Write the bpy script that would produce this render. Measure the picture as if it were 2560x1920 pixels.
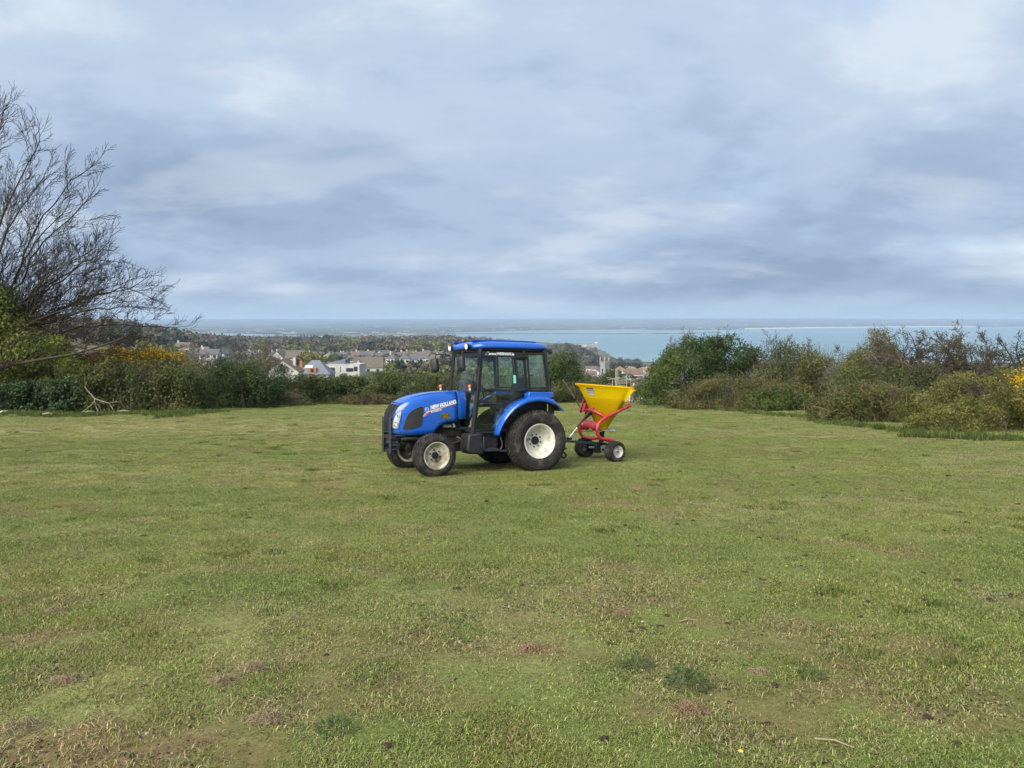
import bpy, bmesh, math, random
import numpy as np
from mathutils import Vector, Matrix

for _o in list(bpy.data.objects):
    bpy.data.objects.remove(_o)
SC = bpy.context.scene
COL = SC.collection
R = math.radians

# ------------------------------------------------------------------ camera
FPX, CXP, CYP, HZN, EYE = 1923.0, 1280.0, 960.0, 797.0, 1.6     # focal length in photo pixels, principal point, horizon row
PITCH = math.atan((CYP - HZN) / FPX)
cam_d = bpy.data.cameras.new('camera')
cam_d.sensor_fit = 'HORIZONTAL'
cam_d.sensor_width = 36.0
cam_d.lens = 36.0 * FPX / 2560.0
cam_d.clip_start = 0.05
cam_d.clip_end = 60000.0
cam = bpy.data.objects.new('camera', cam_d)
COL.objects.link(cam)
cam.location = (0, 0, EYE)
cam.rotation_euler = (math.pi / 2 - PITCH, 0, 0)
SC.camera = cam

# ------------------------------------------------------------------ light and exposure
SUN_DIR = Vector((-0.44, -0.62, 0.65)).normalized()              # towards the sun, behind the cloud
SUN_EL = math.asin(SUN_DIR.z)
SUN_AZ = math.atan2(SUN_DIR.x, SUN_DIR.y)
EXPO = 2.2
sun_d = bpy.data.lights.new('sun', 'SUN')
sun_d.energy = 1.5
sun_d.angle = R(55)
sun_d.color = (1.0, 0.935, 0.835)
sun = bpy.data.objects.new('sun', sun_d)
COL.objects.link(sun)
sun.rotation_euler = (-SUN_DIR).to_track_quat('-Z', 'Y').to_euler()

SC.view_settings.view_transform = 'Standard'
SC.view_settings.look = 'None'
SC.view_settings.gamma = 1.0
SC.view_settings.use_curve_mapping = False
SC.view_settings.exposure = EXPO
SC.cycles.use_denoising = True
SC.cycles.use_adaptive_sampling = True
SC.cycles.adaptive_threshold = 0.02
SC.cycles.max_bounces = 5
SC.cycles.diffuse_bounces = 2
SC.cycles.glossy_bounces = 2
SC.cycles.transparent_max_bounces = 16
SC.cycles.volume_bounces = 0

# ------------------------------------------------------------------ sky: Nishita blue behind a broken sheet of cloud
world = bpy.data.worlds.new('World')
SC.world = world
world.use_nodes = True
def build_sky():
    nt = world.node_tree
    N, L = nt.nodes, nt.links
    N.clear()
    out = N.new('ShaderNodeOutputWorld')
    bg = N.new('ShaderNodeBackground')
    L.new(bg.outputs[0], out.inputs[0])
    sky = N.new('ShaderNodeTexSky')
    sky.sky_type = 'NISHITA'
    sky.sun_disc = False
    sky.sun_elevation = SUN_EL
    sky.sun_rotation = SUN_AZ
    tc = N.new('ShaderNodeTexCoord')
    sep = N.new('ShaderNodeSeparateXYZ')
    L.new(tc.outputs['Generated'], sep.inputs[0])
    def math_(op, a, b=None, clamp=False):
        m = N.new('ShaderNodeMath'); m.operation = op; m.use_clamp = clamp
        for i, v in enumerate((a, b)):
            if v is None: continue
            if isinstance(v, (int, float)): m.inputs[i].default_value = v
            else: L.new(v, m.inputs[i])
        return m.outputs[0]
    zc = math_('MAXIMUM', sep.outputs[2], 0.0)
    den = math_('ADD', zc, 0.26)
    px = math_('DIVIDE', sep.outputs[0], den)
    py = math_('DIVIDE', sep.outputs[1], den)
    comb = N.new('ShaderNodeCombineXYZ')
    L.new(px, comb.inputs[0]); L.new(py, comb.inputs[1])
    def noise(scale, detail, rough, off, dist=0.0, sx=1.0):
        mp = N.new('ShaderNodeMapping')
        mp.inputs['Location'].default_value = off
        mp.inputs['Scale'].default_value = (sx, 1, 1)
        L.new(comb.outputs[0], mp.inputs[0])
        n = N.new('ShaderNodeTexNoise')
        n.inputs['Scale'].default_value = scale
        n.inputs['Detail'].default_value = detail
        n.inputs['Roughness'].default_value = rough
        n.inputs['Distortion'].default_value = dist
        L.new(mp.outputs[0], n.inputs[0])
        return n.outputs[0]
    def ramp(fac, stops, interp='EASE'):
        r = N.new('ShaderNodeValToRGB')
        r.color_ramp.interpolation = interp
        while len(r.color_ramp.elements) < len(stops): r.color_ramp.elements.new(0.5)
        for e, (p, c) in zip(r.color_ramp.elements, stops):
            e.position = p; e.color = (*c, 1) if len(c) == 3 else c
        L.new(fac, r.inputs[0])
        return r.outputs[0]
    def mix(f, a, b, mode='MIX'):
        m = N.new('ShaderNodeMix'); m.data_type = 'RGBA'; m.blend_type = mode
        for s, v in ((m.inputs[0], f), (m.inputs[6], a), (m.inputs[7], b)):
            if isinstance(v, (int, float)): s.default_value = v
            elif isinstance(v, tuple): s.default_value = (*v, 1)
            else: L.new(v, s)
        return m.outputs[2]
    big = noise(SKY['s1'], 9, 0.55, SKY['o1'], 0.2)
    fine = noise(SKY['s2'], 9, 0.62, SKY['o2'], 0.2, 0.6)
    both = math_('ADD', math_('MULTIPLY', big, 0.80), math_('MULTIPLY', fine, 0.20))
    cloud = ramp(both, SKY['cloud'])
    # long flat streaks of brighter cloud seen edge-on low down
    streak = noise(SKY['s3'], 5, 0.55, SKY['o3'], 0.15, 0.55)
    sm = ramp(streak, [(0.52, (0, 0, 0)), (0.66, (1, 1, 1))])
    low = ramp(zc, [(0.0, (0, 0, 0)), (0.02, (0.15, 0.15, 0.15)), (0.06, (1, 1, 1)), (0.15, (0.6, 0.6, 0.6)), (0.28, (0.1, 0.1, 0.1))])
    lowf = math_('MULTIPLY', math_('MULTIPLY', sm, low), SKY['streak'])
    cloud = mix(1.0, cloud, ramp(zc, [(0.0, (.88, .90, .93)), (0.05, (.84, .87, .91)), (0.13, (.86, .88, .92)), (0.27, (1, 1, 1))]), 'MULTIPLY')   # the sheet is darker seen edge-on, low down
    cloud = mix(lowf, cloud, SKY['streakcol'])
    # gaps
    gap = ramp(noise(SKY['s4'], 4, 0.5, SKY['o4'], 0.3), [(0.56, (0, 0, 0)), (0.78, (1, 1, 1))])
    hz = ramp(zc, [(0.0, (0, 0, 0)), (0.08, (1, 1, 1))])
    gf = math_('MULTIPLY', math_('MULTIPLY', gap, hz), SKY['gap'])
    blue = mix(1.0, sky.outputs[0], (SKY['nish'],) * 3, 'MULTIPLY')
    col = mix(gf, cloud, blue)
    # pale blue distance right above the horizon, under the cloud base
    hb = ramp(zc, SKY['horizon_f'])
    col = mix(hb, col, SKY['horizon_c'])
    L.new(col, bg.inputs[0])
    bg.inputs[1].default_value = SKY['k']
SKY = dict(s1=1.15, o1=(9.9, 17.3, 0.0), s2=3.8, o2=(0.4, 7.3, 0), s3=1.9, o3=(15.2, 8.0, 0), s4=0.9, o4=(2.3, 5.6, 0),
           cloud=[(0.35, (0.362, 0.470, 0.635)), (0.43, (0.430, 0.548, 0.722)), (0.51, (0.520, 0.645, 0.812)), (0.63, (0.71, 0.80, 0.91))],
           streak=0.6, streakcol=(0.70, 0.79, 0.88), gap=0.38, nish=0.24,
           horizon_f=[(0.0, (0.9, 0.9, 0.9)), (0.012, (0.65, 0.65, 0.65)), (0.032, (0.0, 0.0, 0.0))], horizon_c=(0.47, 0.62, 0.79), k=2.0 ** -EXPO)
build_sky()

# ------------------------------------------------------------------ layout helpers
SLOPE = 0.0825
_c, _s = math.cos(PITCH), math.sin(PITCH)
def ray(px, py):
    u, v = (px - CXP) / FPX, (py - CYP) / FPX
    return np.array([u, _c - v * _s, -_s - v * _c])
def at(px, py, y):
    """the world point seen at a photo pixel, at depth y"""
    d = ray(px, py)
    return np.array([0, 0, EYE]) + d * (y / d[1])
def on_field(px, py):
    d = ray(px, py)
    t = -EYE / (d[2] + SLOPE * d[1])
    p = np.array([0, 0, EYE]) + d * t
    p[2] = gz(p[0], p[1])
    return p
SPREADER_AT = (1.748, 15.35)
def gz(x, y):
    """height of the field"""
    x = np.asarray(x, float); y = np.asarray(y, float)
    z = -SLOPE * y
    und = 0.035 * np.sin(x * 0.55 + 1.3) * np.sin(y * 0.43 + 0.4) + 0.02 * np.sin(x * 1.3 + y * 0.9)
    keep = np.clip((np.hypot(x - 0.3, y - 14.6) - 3.0) / 4.0, 0, 1)
    z = z + und * keep
    z = z + 0.05 * np.exp(-(((x - SPREADER_AT[0]) ** 2 + (y - SPREADER_AT[1]) ** 2) / 1.1))
    return z

def vnoise(x, y, seed=0):
    x = np.asarray(x, float); y = np.asarray(y, float)
    xi = np.floor(x).astype(np.int64); yi = np.floor(y).astype(np.int64)
    fx, fy = x - xi, y - yi
    fx = fx * fx * (3 - 2 * fx); fy = fy * fy * (3 - 2 * fy)
    def h(a, b):
        n = (a * 374761393 + b * 668265263 + seed * 982451653) & 0x7fffffff
        n = ((n ^ (n >> 13)) * 1274126177) & 0x7fffffff
        return ((n ^ (n >> 16)) & 0xffff) / 65535.0
    return (h(xi, yi) * (1 - fx) + h(xi + 1, yi) * fx) * (1 - fy) + (h(xi, yi + 1) * (1 - fx) + h(xi + 1, yi + 1) * fx) * fy
def fbm(x, y, seed=0, o=4):
    t, a, s = 0, 0.5, 0
    for i in range(o):
        t = t + a * vnoise(np.asarray(x) * 2 ** i, np.asarray(y) * 2 ** i, seed + i * 17); s += a; a *= 0.55
    return t / s

# ------------------------------------------------------------------ materials
def mat(name, col, rough=0.6, metal=0.0, var=0.0, vscale=4.0, coat=0.0, spec=0.5, bump=0.0, bscale=30.0, dirt=None, attr=None, trans=0.0, emit=None):
    m = bpy.data.materials.new(name)
    m.use_nodes = True
    nt = m.node_tree; N, L = nt.nodes, nt.links
    b = N['Principled BSDF']
    b.inputs['Roughness'].default_value = rough
    b.inputs['Metallic'].default_value = metal
    b.inputs['Specular IOR Level'].default_value = spec
    b.inputs['Coat Weight'].default_value = coat
    b.inputs['Coat Roughness'].default_value = 0.07
    b.inputs['Base Color'].default_value = (*col, 1)
    cur = None
    tc = N.new('ShaderNodeTexCoord')
    if attr:
        a = N.new('ShaderNodeAttribute'); a.attribute_name = attr
        cur = a.outputs['Color']
    if var > 0:
        n = N.new('ShaderNodeTexNoise'); n.inputs['Scale'].default_value = vscale; n.inputs['Detail'].default_value = 5
        L.new(tc.outputs['Object'], n.inputs[0])
        mr = N.new('ShaderNodeMapRange')
        mr.inputs[1].default_value = 0.3; mr.inputs[2].default_value = 0.7
        mr.inputs[3].default_value = 1 - var; mr.inputs[4].default_value = 1 + var
        L.new(n.outputs[0], mr.inputs[0])
        mx = N.new('ShaderNodeMix'); mx.data_type = 'RGBA'; mx.blend_type = 'MULTIPLY'
        mx.inputs[0].default_value = 1
        if cur is None: mx.inputs[6].default_value = (*col, 1)
        else: L.new(cur, mx.inputs[6])
        L.new(mr.outputs[0], mx.inputs[7])
        cur = mx.outputs[2]
    if dirt:
        dcol, amount, ds = dirt
        n = N.new('ShaderNodeTexNoise'); n.inputs['Scale'].default_value = ds; n.inputs['Detail'].default_value = 8; n.inputs['Roughness'].default_value = 0.65
        L.new(tc.outputs['Object'], n.inputs[0])
        mr = N.new('ShaderNodeMapRange')
        mr.inputs[1].default_value = 0.62 - amount * 0.4; mr.inputs[2].default_value = 0.72 - amount * 0.15
        L.new(n.outputs[0], mr.inputs[0])
        mx = N.new('ShaderNodeMix'); mx.data_type = 'RGBA'
        L.new(mr.outputs[0], mx.inputs[0])
        if cur is None: mx.inputs[6].default_value = (*col, 1)
        else: L.new(cur, mx.inputs[6])
        mx.inputs[7].default_value = (*dcol, 1)
        cur = mx.outputs[2]
    if cur is not None: L.new(cur, b.inputs['Base Color'])
    if bump > 0:
        n = N.new('ShaderNodeTexNoise'); n.inputs['Scale'].default_value = bscale; n.inputs['Detail'].default_value = 6
        L.new(tc.outputs['Object'], n.inputs[0])
        bp = N.new('ShaderNodeBump'); bp.inputs['Strength'].default_value = bump; bp.inputs['Distance'].default_value = 0.02
        L.new(n.outputs[0], bp.inputs['Height']); L.new(bp.outputs[0], b.inputs['Normal'])
    if trans > 0:
        t = N.new('ShaderNodeBsdfTranslucent')
        if cur is not None: L.new(cur, t.inputs[0])
        else: t.inputs[0].default_value = (*col, 1)
        ms = N.new('ShaderNodeMixShader'); ms.inputs[0].default_value = trans
        L.new(b.outputs[0], ms.inputs[1]); L.new(t.outputs[0], ms.inputs[2])
        L.new(ms.outputs[0], N['Material Output'].inputs[0])
    if emit:
        b.inputs['Emission Color'].default_value = (*emit[0], 1); b.inputs['Emission Strength'].default_value = emit[1]
    return m
def glass_mat(name, tint, gloss=0.06):
    m = bpy.data.materials.new(name); m.use_nodes = True
    nt = m.node_tree; N, L = nt.nodes, nt.links; N.clear()
    out = N.new('ShaderNodeOutputMaterial')
    t = N.new('ShaderNodeBsdfTransparent'); t.inputs[0].default_value = (*tint, 1)
    g = N.new('ShaderNodeBsdfGlossy'); g.inputs['Roughness'].default_value = 0.03
    lw = N.new('ShaderNodeFresnel'); lw.inputs[0].default_value = 1.5
    mr = N.new('ShaderNodeMath'); mr.operation = 'ADD'; mr.inputs[1].default_value = gloss; mr.use_clamp = True
    L.new(lw.outputs[0], mr.inputs[0])
    mx = N.new('ShaderNodeMixShader')
    L.new(mr.outputs[0], mx.inputs[0]); L.new(t.outputs[0], mx.inputs[1]); L.new(g.outputs[0], mx.inputs[2])
    L.new(mx.outputs[0], out.inputs[0])
    return m

# ------------------------------------------------------------------ object helpers
def tag(o, label=None, cat=None, group=None, kind=None):
    if label: o['label'] = label
    if cat: o['category'] = cat
    if group: o['group'] = group
    if kind: o['kind'] = kind
    return o
def empty(name, loc=(0, 0, 0), parent=None):
    o = bpy.data.objects.new(name, None)
    o.empty_display_size = 0.2
    COL.objects.link(o); o.location = loc
    if parent: o.parent = parent
    return o
def link_mesh(name, me, m, parent=None):
    o = bpy.data.objects.new(name, me)
    if m is not None:
        for k in (m if isinstance(m, (list, tuple)) else [m]): me.materials.append(k)
    COL.objects.link(o)
    if parent: o.parent = parent
    return o
def copy_tree(o, parent=None):
    c = o.copy(); COL.objects.link(c); c.parent = parent
    for ch in o.children: copy_tree(ch, c)
    return c
def mesh_np(name, V, F, m, parent=None, col=None, smooth=False, mi=None):
    """mesh from numpy arrays: V (n,3), F (k,3) or (k,4)"""
    V = np.ascontiguousarray(V, dtype=np.float32); F = np.ascontiguousarray(F, dtype=np.int32)
    me = bpy.data.meshes.new(name)
    k, s = F.shape
    me.vertices.add(len(V)); me.vertices.foreach_set('co', V.ravel())
    me.loops.add(k * s); me.loops.foreach_set('vertex_index', F.ravel())
    me.polygons.add(k)
    me.polygons.foreach_set('loop_start', np.arange(0, k * s, s, dtype=np.int32))
    me.polygons.foreach_set('loop_total', np.full(k, s, dtype=np.int32))
    if smooth: me.polygons.foreach_set('use_smooth', np.ones(k, dtype=bool))
    if mi is not None: me.polygons.foreach_set('material_index', np.asarray(mi, dtype=np.int32))
    if col is not None:
        a = me.attributes.new('Col', 'FLOAT_COLOR', 'POINT')
        c4 = np.ones((len(V), 4), np.float32); c4[:, :3] = col
        a.data.foreach_set('color', c4.ravel())
    me.update(calc_edges=True)
    return link_mesh(name, me, m, parent)

class MB:
    """collects simple shapes into one mesh"""
    def __init__(s): s.v = []; s.f = []
    def add(s, V, F):
        o = len(s.v); s.v += [tuple(map(float, p)) for p in V]; s.f += [tuple(i + o for i in f) for f in F]; return s
    def box(s, c, d, rot=None):
        x, y, z = (k / 2 for k in d)
        P = [Vector((i * x, j * y, k * z)) for i in (-1, 1) for j in (-1, 1) for k in (-1, 1)]
        if rot is not None: P = [rot @ p for p in P]
        c = Vector(c)
        return s.add([p + c for p in P], [(0, 1, 3, 2), (4, 6, 7, 5), (0, 4, 5, 1), (2, 3, 7, 6), (0, 2, 6, 4), (1, 5, 7, 3)])
    def tube(s, path, r, n=10, caps=True, flat=1.0):
        P = [Vector(p) for p in path]
        rs = list(r) if isinstance(r, (list, tuple)) else [r] * len(P)
        V = []; u = None
        for i, p in enumerate(P):
            t = (P[min(i + 1, len(P) - 1)] - P[max(i - 1, 0)])
            if t.length < 1e-9: t = Vector((0, 0, 1))
            t.normalize()
            if u is None:
                u = t.orthogonal().normalized()
            else:
                u = (u - t * u.dot(t))
                u = u.normalized() if u.length > 1e-6 else t.orthogonal().normalized()
            w = t.cross(u)
            for k in range(n):
                a = 2 * math.pi * k / n
                V.append(p + (u * math.cos(a) + w * math.sin(a) * flat) * rs[i])
        F = [(i * n + k, i * n + (k + 1) % n, (i + 1) * n + (k + 1) % n, (i + 1) * n + k) for i in range(len(P) - 1) for k in range(n)]
        if caps: F += [tuple(range(n - 1, -1, -1)), tuple((len(P) - 1) * n + k for k in range(n))]
        return s.add(V, F)
    def lathe(s, prof, o, ax, n=32, closed=False):
        """prof: (radius, distance along axis)"""
        ax = Vector(ax).normalized(); u = ax.orthogonal().normalized(); w = ax.cross(u); o = Vector(o)
        V = []
        for (r, d) in prof:
            for k in range(n):
                a = 2 * math.pi * k / n
                V.append(o + ax * d + (u * math.cos(a) + w * math.sin(a)) * r)
        m = len(prof)
        F = [(i * n + k, i * n + (k + 1) % n, ((i + 1) % m) * n + (k + 1) % n, ((i + 1) % m) * n + k) for i in range(m if closed else m - 1) for k in range(n)]
        return s.add(V, F)
    def prism(s, poly, fn, t0, t1):
        """extrude a 2-D outline; fn(a, b, t) gives the 3-D point"""
        n = len(poly)
        V = [fn(a, b, t0) for a, b in poly] + [fn(a, b, t1) for a, b in poly]
        F = [tuple(range(n - 1, -1, -1)), tuple(range(n, 2 * n))] + [(i, (i + 1) % n, n + (i + 1) % n, n + i) for i in range(n)]
        return s.add(V, F)
    def frame(s, outer, inner, fn, t0, t1):
        """a flat ring between two outlines with the same number of points"""
        n = len(outer)
        V = [fn(a, b, t) for t in (t0, t1) for P in (outer, inner) for a, b in P]
        F = []
        for i in range(n):
            j = (i + 1) % n
            F += [(i, j, n + j, n + i), (2 * n + i, 3 * n + i, 3 * n + j, 2 * n + j), (i, 2 * n + i, 2 * n + j, j), (n + i, n + j, 3 * n + j, 3 * n + i)]
        return s.add(V, F)
    def grid(s, P):
        """P[i][j] points"""
        a, b = len(P), len(P[0])
        return s.add([q for row in P for q in row], [(i * b + j, i * b + j + 1, (i + 1) * b + j + 1, (i + 1) * b + j) for i in range(a - 1) for j in range(b - 1)])
    def build(s, name, m, parent=None, smooth=True, bevel=0.0, seg=2, angle=38, solid=0.0, subsurf=0, fix=True):
        me = bpy.data.meshes.new(name)
        me.from_pydata(s.v, [], s.f)
        if fix:
            bm = bmesh.new(); bm.from_mesh(me)
            bmesh.ops.recalc_face_normals(bm, faces=bm.faces); bm.to_mesh(me); bm.free()
        if smooth:
            me.polygons.foreach_set('use_smooth', [True] * len(me.polygons))
            me.set_sharp_from_angle(angle=R(angle))
        o = link_mesh(name, me, m, parent)
        if solid:
            k = o.modifiers.new('solid', 'SOLIDIFY'); k.thickness = solid; k.offset = 0
        if bevel:
            k = o.modifiers.new('bevel', 'BEVEL'); k.width = bevel; k.segments = seg; k.limit_method = 'ANGLE'; k.angle_limit = R(35)
        if subsurf:
            k = o.modifiers.new('sub', 'SUBSURF'); k.levels = subsurf; k.render_levels = subsurf
        return o

def smooth_path(P, n=6):
    """Catmull-Rom through the points"""
    P = [Vector(p) for p in P]; out = []
    for i in range(len(P) - 1):
        p0, p1, p2, p3 = P[max(i - 1, 0)], P[i], P[i + 1], P[min(i + 2, len(P) - 1)]
        for k in range(n):
            t = k / n
            out.append(0.5 * ((2 * p1) + (p2 - p0) * t + (2 * p0 - 5 * p1 + 4 * p2 - p3) * t * t + (3 * p1 - p0 - 3 * p2 + p3) * t ** 3))
    out.append(P[-1]); return out

def text_mesh(body, size, fn, bold=0.0, shear=0.0, width=None):
    """flat lettering: fn(a, b) gives the 3-D point; returns (V, F) with F triangles"""
    cu = bpy.data.curves.new('lettering', 'FONT')
    cu.body = body; cu.size = size; cu.offset = bold; cu.shear = shear; cu.resolution_u = 3
    ob = bpy.data.objects.new('lettering', cu); COL.objects.link(ob)
    dg = bpy.context.evaluated_depsgraph_get()
    me = bpy.data.meshes.new_from_object(ob.evaluated_get(dg))
    xs = [v.co.x for v in me.vertices]
    k = 1.0 if width is None else width / max(1e-6, max(xs) - min(xs))
    x0 = min(xs)
    V = [fn((v.co.x - x0) * k, v.co.y) for v in me.vertices]
    F = [tuple(p.vertices) for p in me.polygons]
    bpy.data.objects.remove(ob); bpy.data.curves.remove(cu); bpy.data.meshes.remove(me)
    return V, F
# ================================================================== the setting
# ---- bare and dry places of the field (world metres)
SOIL = []
for px, py, rx, ry, k in [(330, 1880, 0.75, 0.34, 1.0), (520, 1900, 0.5, 0.3, 0.8), (90, 1905, 0.5, 0.25, 0.9), (100, 1590, 0.55, 0.2, 0.8), (720, 1770, 0.3, 0.12, 0.5),
                          (160, 1700, 0.3, 0.15, 0.5), (1330, 1635, 0.4, 0.16, 0.7), (1620, 1655, 0.45, 0.2, 0.8), (1640, 1780, 0.35, 0.16, 0.7), (1900, 1620, 0.5, 0.2, 0.5),
                          (1760, 1560, 0.45, 0.2, 0.6), (2420, 1800, 0.5, 0.2, 0.6), (2200, 1250, 0.9, 0.35, 0.5), (800, 1560, 0.4, 0.15, 0.45), (600, 1680, 0.3, 0.12, 0.6),
                          (1600, 1480, 0.5, 0.2, 0.5), (2250, 1640, 0.5, 0.25, 0.5), (640, 1420, 0.6, 0.2, 0.4), (1120, 1760, 0.4, 0.16, 0.5)]:
    p = on_field(px, py); SOIL.append((p[0], p[1], rx, ry, k))
def bare_at(x, y):
    x = np.asarray(x, float); y = np.asarray(y, float)
    b = np.clip((fbm(x * 1.1, y * 1.1, 3, 4) - 0.57) * 4.0, 0, 0.5)
    wob = fbm(x * 3.1, y * 3.1, 9, 3) - 0.5
    for (cx, cy, rx, ry, k) in SOIL:
        q = ((x - cx) / rx) ** 2 + ((y - cy) / ry) ** 2 + wob * 2.2
        b = np.maximum(b, .9 * k * np.clip(1.25 - q * 1.15, 0, 1))
    # earth where the tractors come through the gap
    b = np.maximum(b, 0.9 * np.clip(1.6 - ((x - 8.6) / 3.0) ** 2 - ((y - 62.0) / 5.0) ** 2 + wob * 2, 0, 1))
    return b
def dry_at(x, y):
    d = fbm(np.asarray(x) * 0.28, np.asarray(y) * 0.42, 21, 4)
    d = np.clip((d - 0.43) * 3.0, 0, 1)
    # mown strip with cut grass left lying, on the far side left of the tractor
    strip = np.exp(-(((np.asarray(y) - 30 - 0.15 * np.asarray(x)) / 6.0) ** 2)) * np.clip((2.0 - np.asarray(x)) / 6, 0, 1)
    return np.clip(d * 0.65 + strip * 0.75, 0, 1)

def field_material():
    m = bpy.data.materials.new('field_turf'); m.use_nodes = True
    nt = m.node_tree; N, L = nt.nodes, nt.links
    b = N['Principled BSDF']; b.inputs['Roughness'].default_value = 0.9; b.inputs['Specular IOR Level'].default_value = 0.15
    g = N.new('ShaderNodeNewGeometry')
    def noise(sc, det=6, ro=0.6, stretch=None):
        n = N.new('ShaderNodeTexNoise'); n.inputs['Scale'].default_value = sc; n.inputs['Detail'].default_value = det; n.inputs['Roughness'].default_value = ro
        L.new(g.outputs['Position'], n.inputs[0]); return n.outputs[0]
    def ramp(f, st):
        r = N.new('ShaderNodeValToRGB')
        while len(r.color_ramp.elements) < len(st): r.color_ramp.elements.new(0.5)
        for e, (p, c) in zip(r.color_ramp.elements, st): e.position = p; e.color = (*c, 1)
        L.new(f, r.inputs[0]); return r.outputs[0]
    def mix(f, a, c, mode='MIX'):
        x = N.new('ShaderNodeMix'); x.data_type = 'RGBA'; x.blend_type = mode
        for s_, v in ((x.inputs[0], f), (x.inputs[6], a), (x.inputs[7], c)):
            if isinstance(v, (int, float)): s_.default_value = v
            elif isinstance(v, tuple): s_.default_value = (*v, 1)
            else: L.new(v, s_)
        return x.outputs[2]
    def attr(n):
        a = N.new('ShaderNodeAttribute'); a.attribute_name = n; return a.outputs['Fac']
    green = ramp(noise(0.9, 8, 0.65), [(0.2, (0.076, 0.100, 0.024)), (0.5, (0.130, 0.158, 0.040)), (0.8, (0.192, 0.208, 0.066))])
    green = mix(attr('dry'), green, (0.245, 0.235, 0.095))
    fine = ramp(noise(26, 6, 0.7), [(0.3, (0.55, 0.55, 0.55)), (0.55, (1.05, 1.05, 1.05)), (0.75, (1.5, 1.45, 1.35))])
    green = mix(0.8, green, fine, 'MULTIPLY')
    soil = ramp(noise(9, 8, 0.7), [(0.3, (0.085, 0.056, 0.028)), (0.55, (0.175, 0.118, 0.060)), (0.75, (0.26, 0.185, 0.10))])
    col = mix(attr('bare'), green, soil)
    L.new(col, b.inputs['Base Color'])
    bp = N.new('ShaderNodeBump'); bp.inputs['Strength'].default_value = 0.6; bp.inputs['Distance'].default_value = 0.03
    L.new(noise(18, 6, 0.7), bp.inputs['Height']); L.new(bp.outputs[0], b.inputs['Normal'])
    return m
def lines(stops):
    out = []
    for (a, b, st) in stops:
        n = max(1, int(round((b - a) / st))); out += list(np.linspace(a, b, n, endpoint=False))
    out.append(stops[-1][1]); return np.array(out)
def build_field():
    xs = lines([(-90, -30, 2.0), (-30, -9, 0.5), (-9, 9, 0.13), (9, 30, 0.5), (30, 90, 2.0)])
    ys = lines([(-14, 1, 0.6), (1, 13, 0.11), (13, 24, 0.25), (24, 60, 0.6), (60, 100, 1.2)])
    X, Y = np.meshgrid(xs, ys)
    rough = (fbm(X * 3.0, Y * 3.0, 40, 3) - 0.5) * 0.035 * np.clip(1.2 - Y / 14, 0.1, 1)
    keep = np.clip((np.hypot(X - 0.3, Y - 14.6) - 2.6) / 1.5, 0.15, 1)
    Z = gz(X, Y) + rough * keep
    # hold the far part down into the slope beyond the hedges
    Z -= np.clip(Y - 66, 0, None) ** 1.3 * 0.022
    V = np.stack([X, Y, Z], -1).reshape(-1, 3)
    ny, nx = X.shape
    i = (np.arange(ny - 1)[:, None] * nx + np.arange(nx - 1)[None]).ravel()
    F = np.stack([i, i + 1, i + nx + 1, i + nx], 1)
    o = mesh_np('ground_field', V, F, field_material(), smooth=True)
    for n, fn in (('bare', bare_at), ('dry', dry_at)):
        a = o.data.attributes.new(n, 'FLOAT', 'POINT'); a.data.foreach_set('value', fn(X, Y).ravel().astype(np.float32))
    tag(o, 'sloping mown field of short patchy grass', kind='structure')
build_field()

# ---- the hillside down to the sea
SEA = EYE - 100.0
def lerp_table(t, x):
    return np.interp(x, [a for a, _ in t], [b for _, b in t])
PLEFT = [(0, 2), (60, 8.2), (100, 11.5), (150, 14.5), (230, 18.6), (320, 24.6), (400, 26.5), (480, 28), (600, 32), (750, 38), (900, 42), (1200, 46), (1600, 51), (2200, 68), (2900, 96.5), (9000, 97.5), (30000, 97.5)]
PRIGHT = [(0, 2), (60, 8.6), (100, 12), (150, 17), (300, 30), (450, 40), (600, 48), (800, 59), (1000, 71), (1300, 85), (1500, 92), (1650, 97), (9000, 97.5), (30000, 97.5)]
PHILL = [(0, 2), (60, 8.0), (150, 10.5), (300, 13), (600, 13), (900, 9), (1200, 12), (1800, 40), (2500, 80), (3000, 97), (30000, 97.5)]
LANDEND = [(-3000, 3000), (800, 3000), (850, 9000), (1080, 9000), (1125, 4100), (1250, 3650), (1400, 3000), (1490, 2600), (1515, 2250), (1540, 1850), (1640, 1720), (2200, 1690), (6000, 1690)]
def drop_at(a, d):
    l, r, h = lerp_table(PLEFT, d), lerp_table(PRIGHT, d), lerp_table(PHILL, d)
    w = np.clip((a - 1150) / 350.0, 0, 1); w = w * w * (3 - 2 * w)
    wh = np.clip((660 - a) / 520.0, 0, 1); wh = wh * wh * (3 - 2 * wh)
    v = (l * (1 - w) + r * w) * (1 - wh) + h * wh
    v = v - 27 * np.exp(-((a - 1425) / 75.0) ** 2 - ((d - 1350) / 260.0) ** 2)
    return v
def tz(x, y):
    """height of the hillside"""
    x = np.asarray(x, float); y = np.asarray(y, float)
    a = CXP + FPX * x / np.maximum(y, 1.0); d = np.maximum(y, 1.0)
    v = drop_at(a, d)
    n = (fbm(x / 60.0, y / 60.0, 51, 4) - 0.5) * np.clip((d - 90) / 200.0, 0, 1) * np.clip((2600 - d) / 900, 0.12, 1) * 5.0
    e = lerp_table(LANDEND, a)
    edge = np.clip((d - e) / (0.05 * e), -1, 1)
    v = v + n
    v = np.where(d > e * 0.95, np.maximum(v, 96 + edge * 8.0), v)
    return EYE - v
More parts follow.
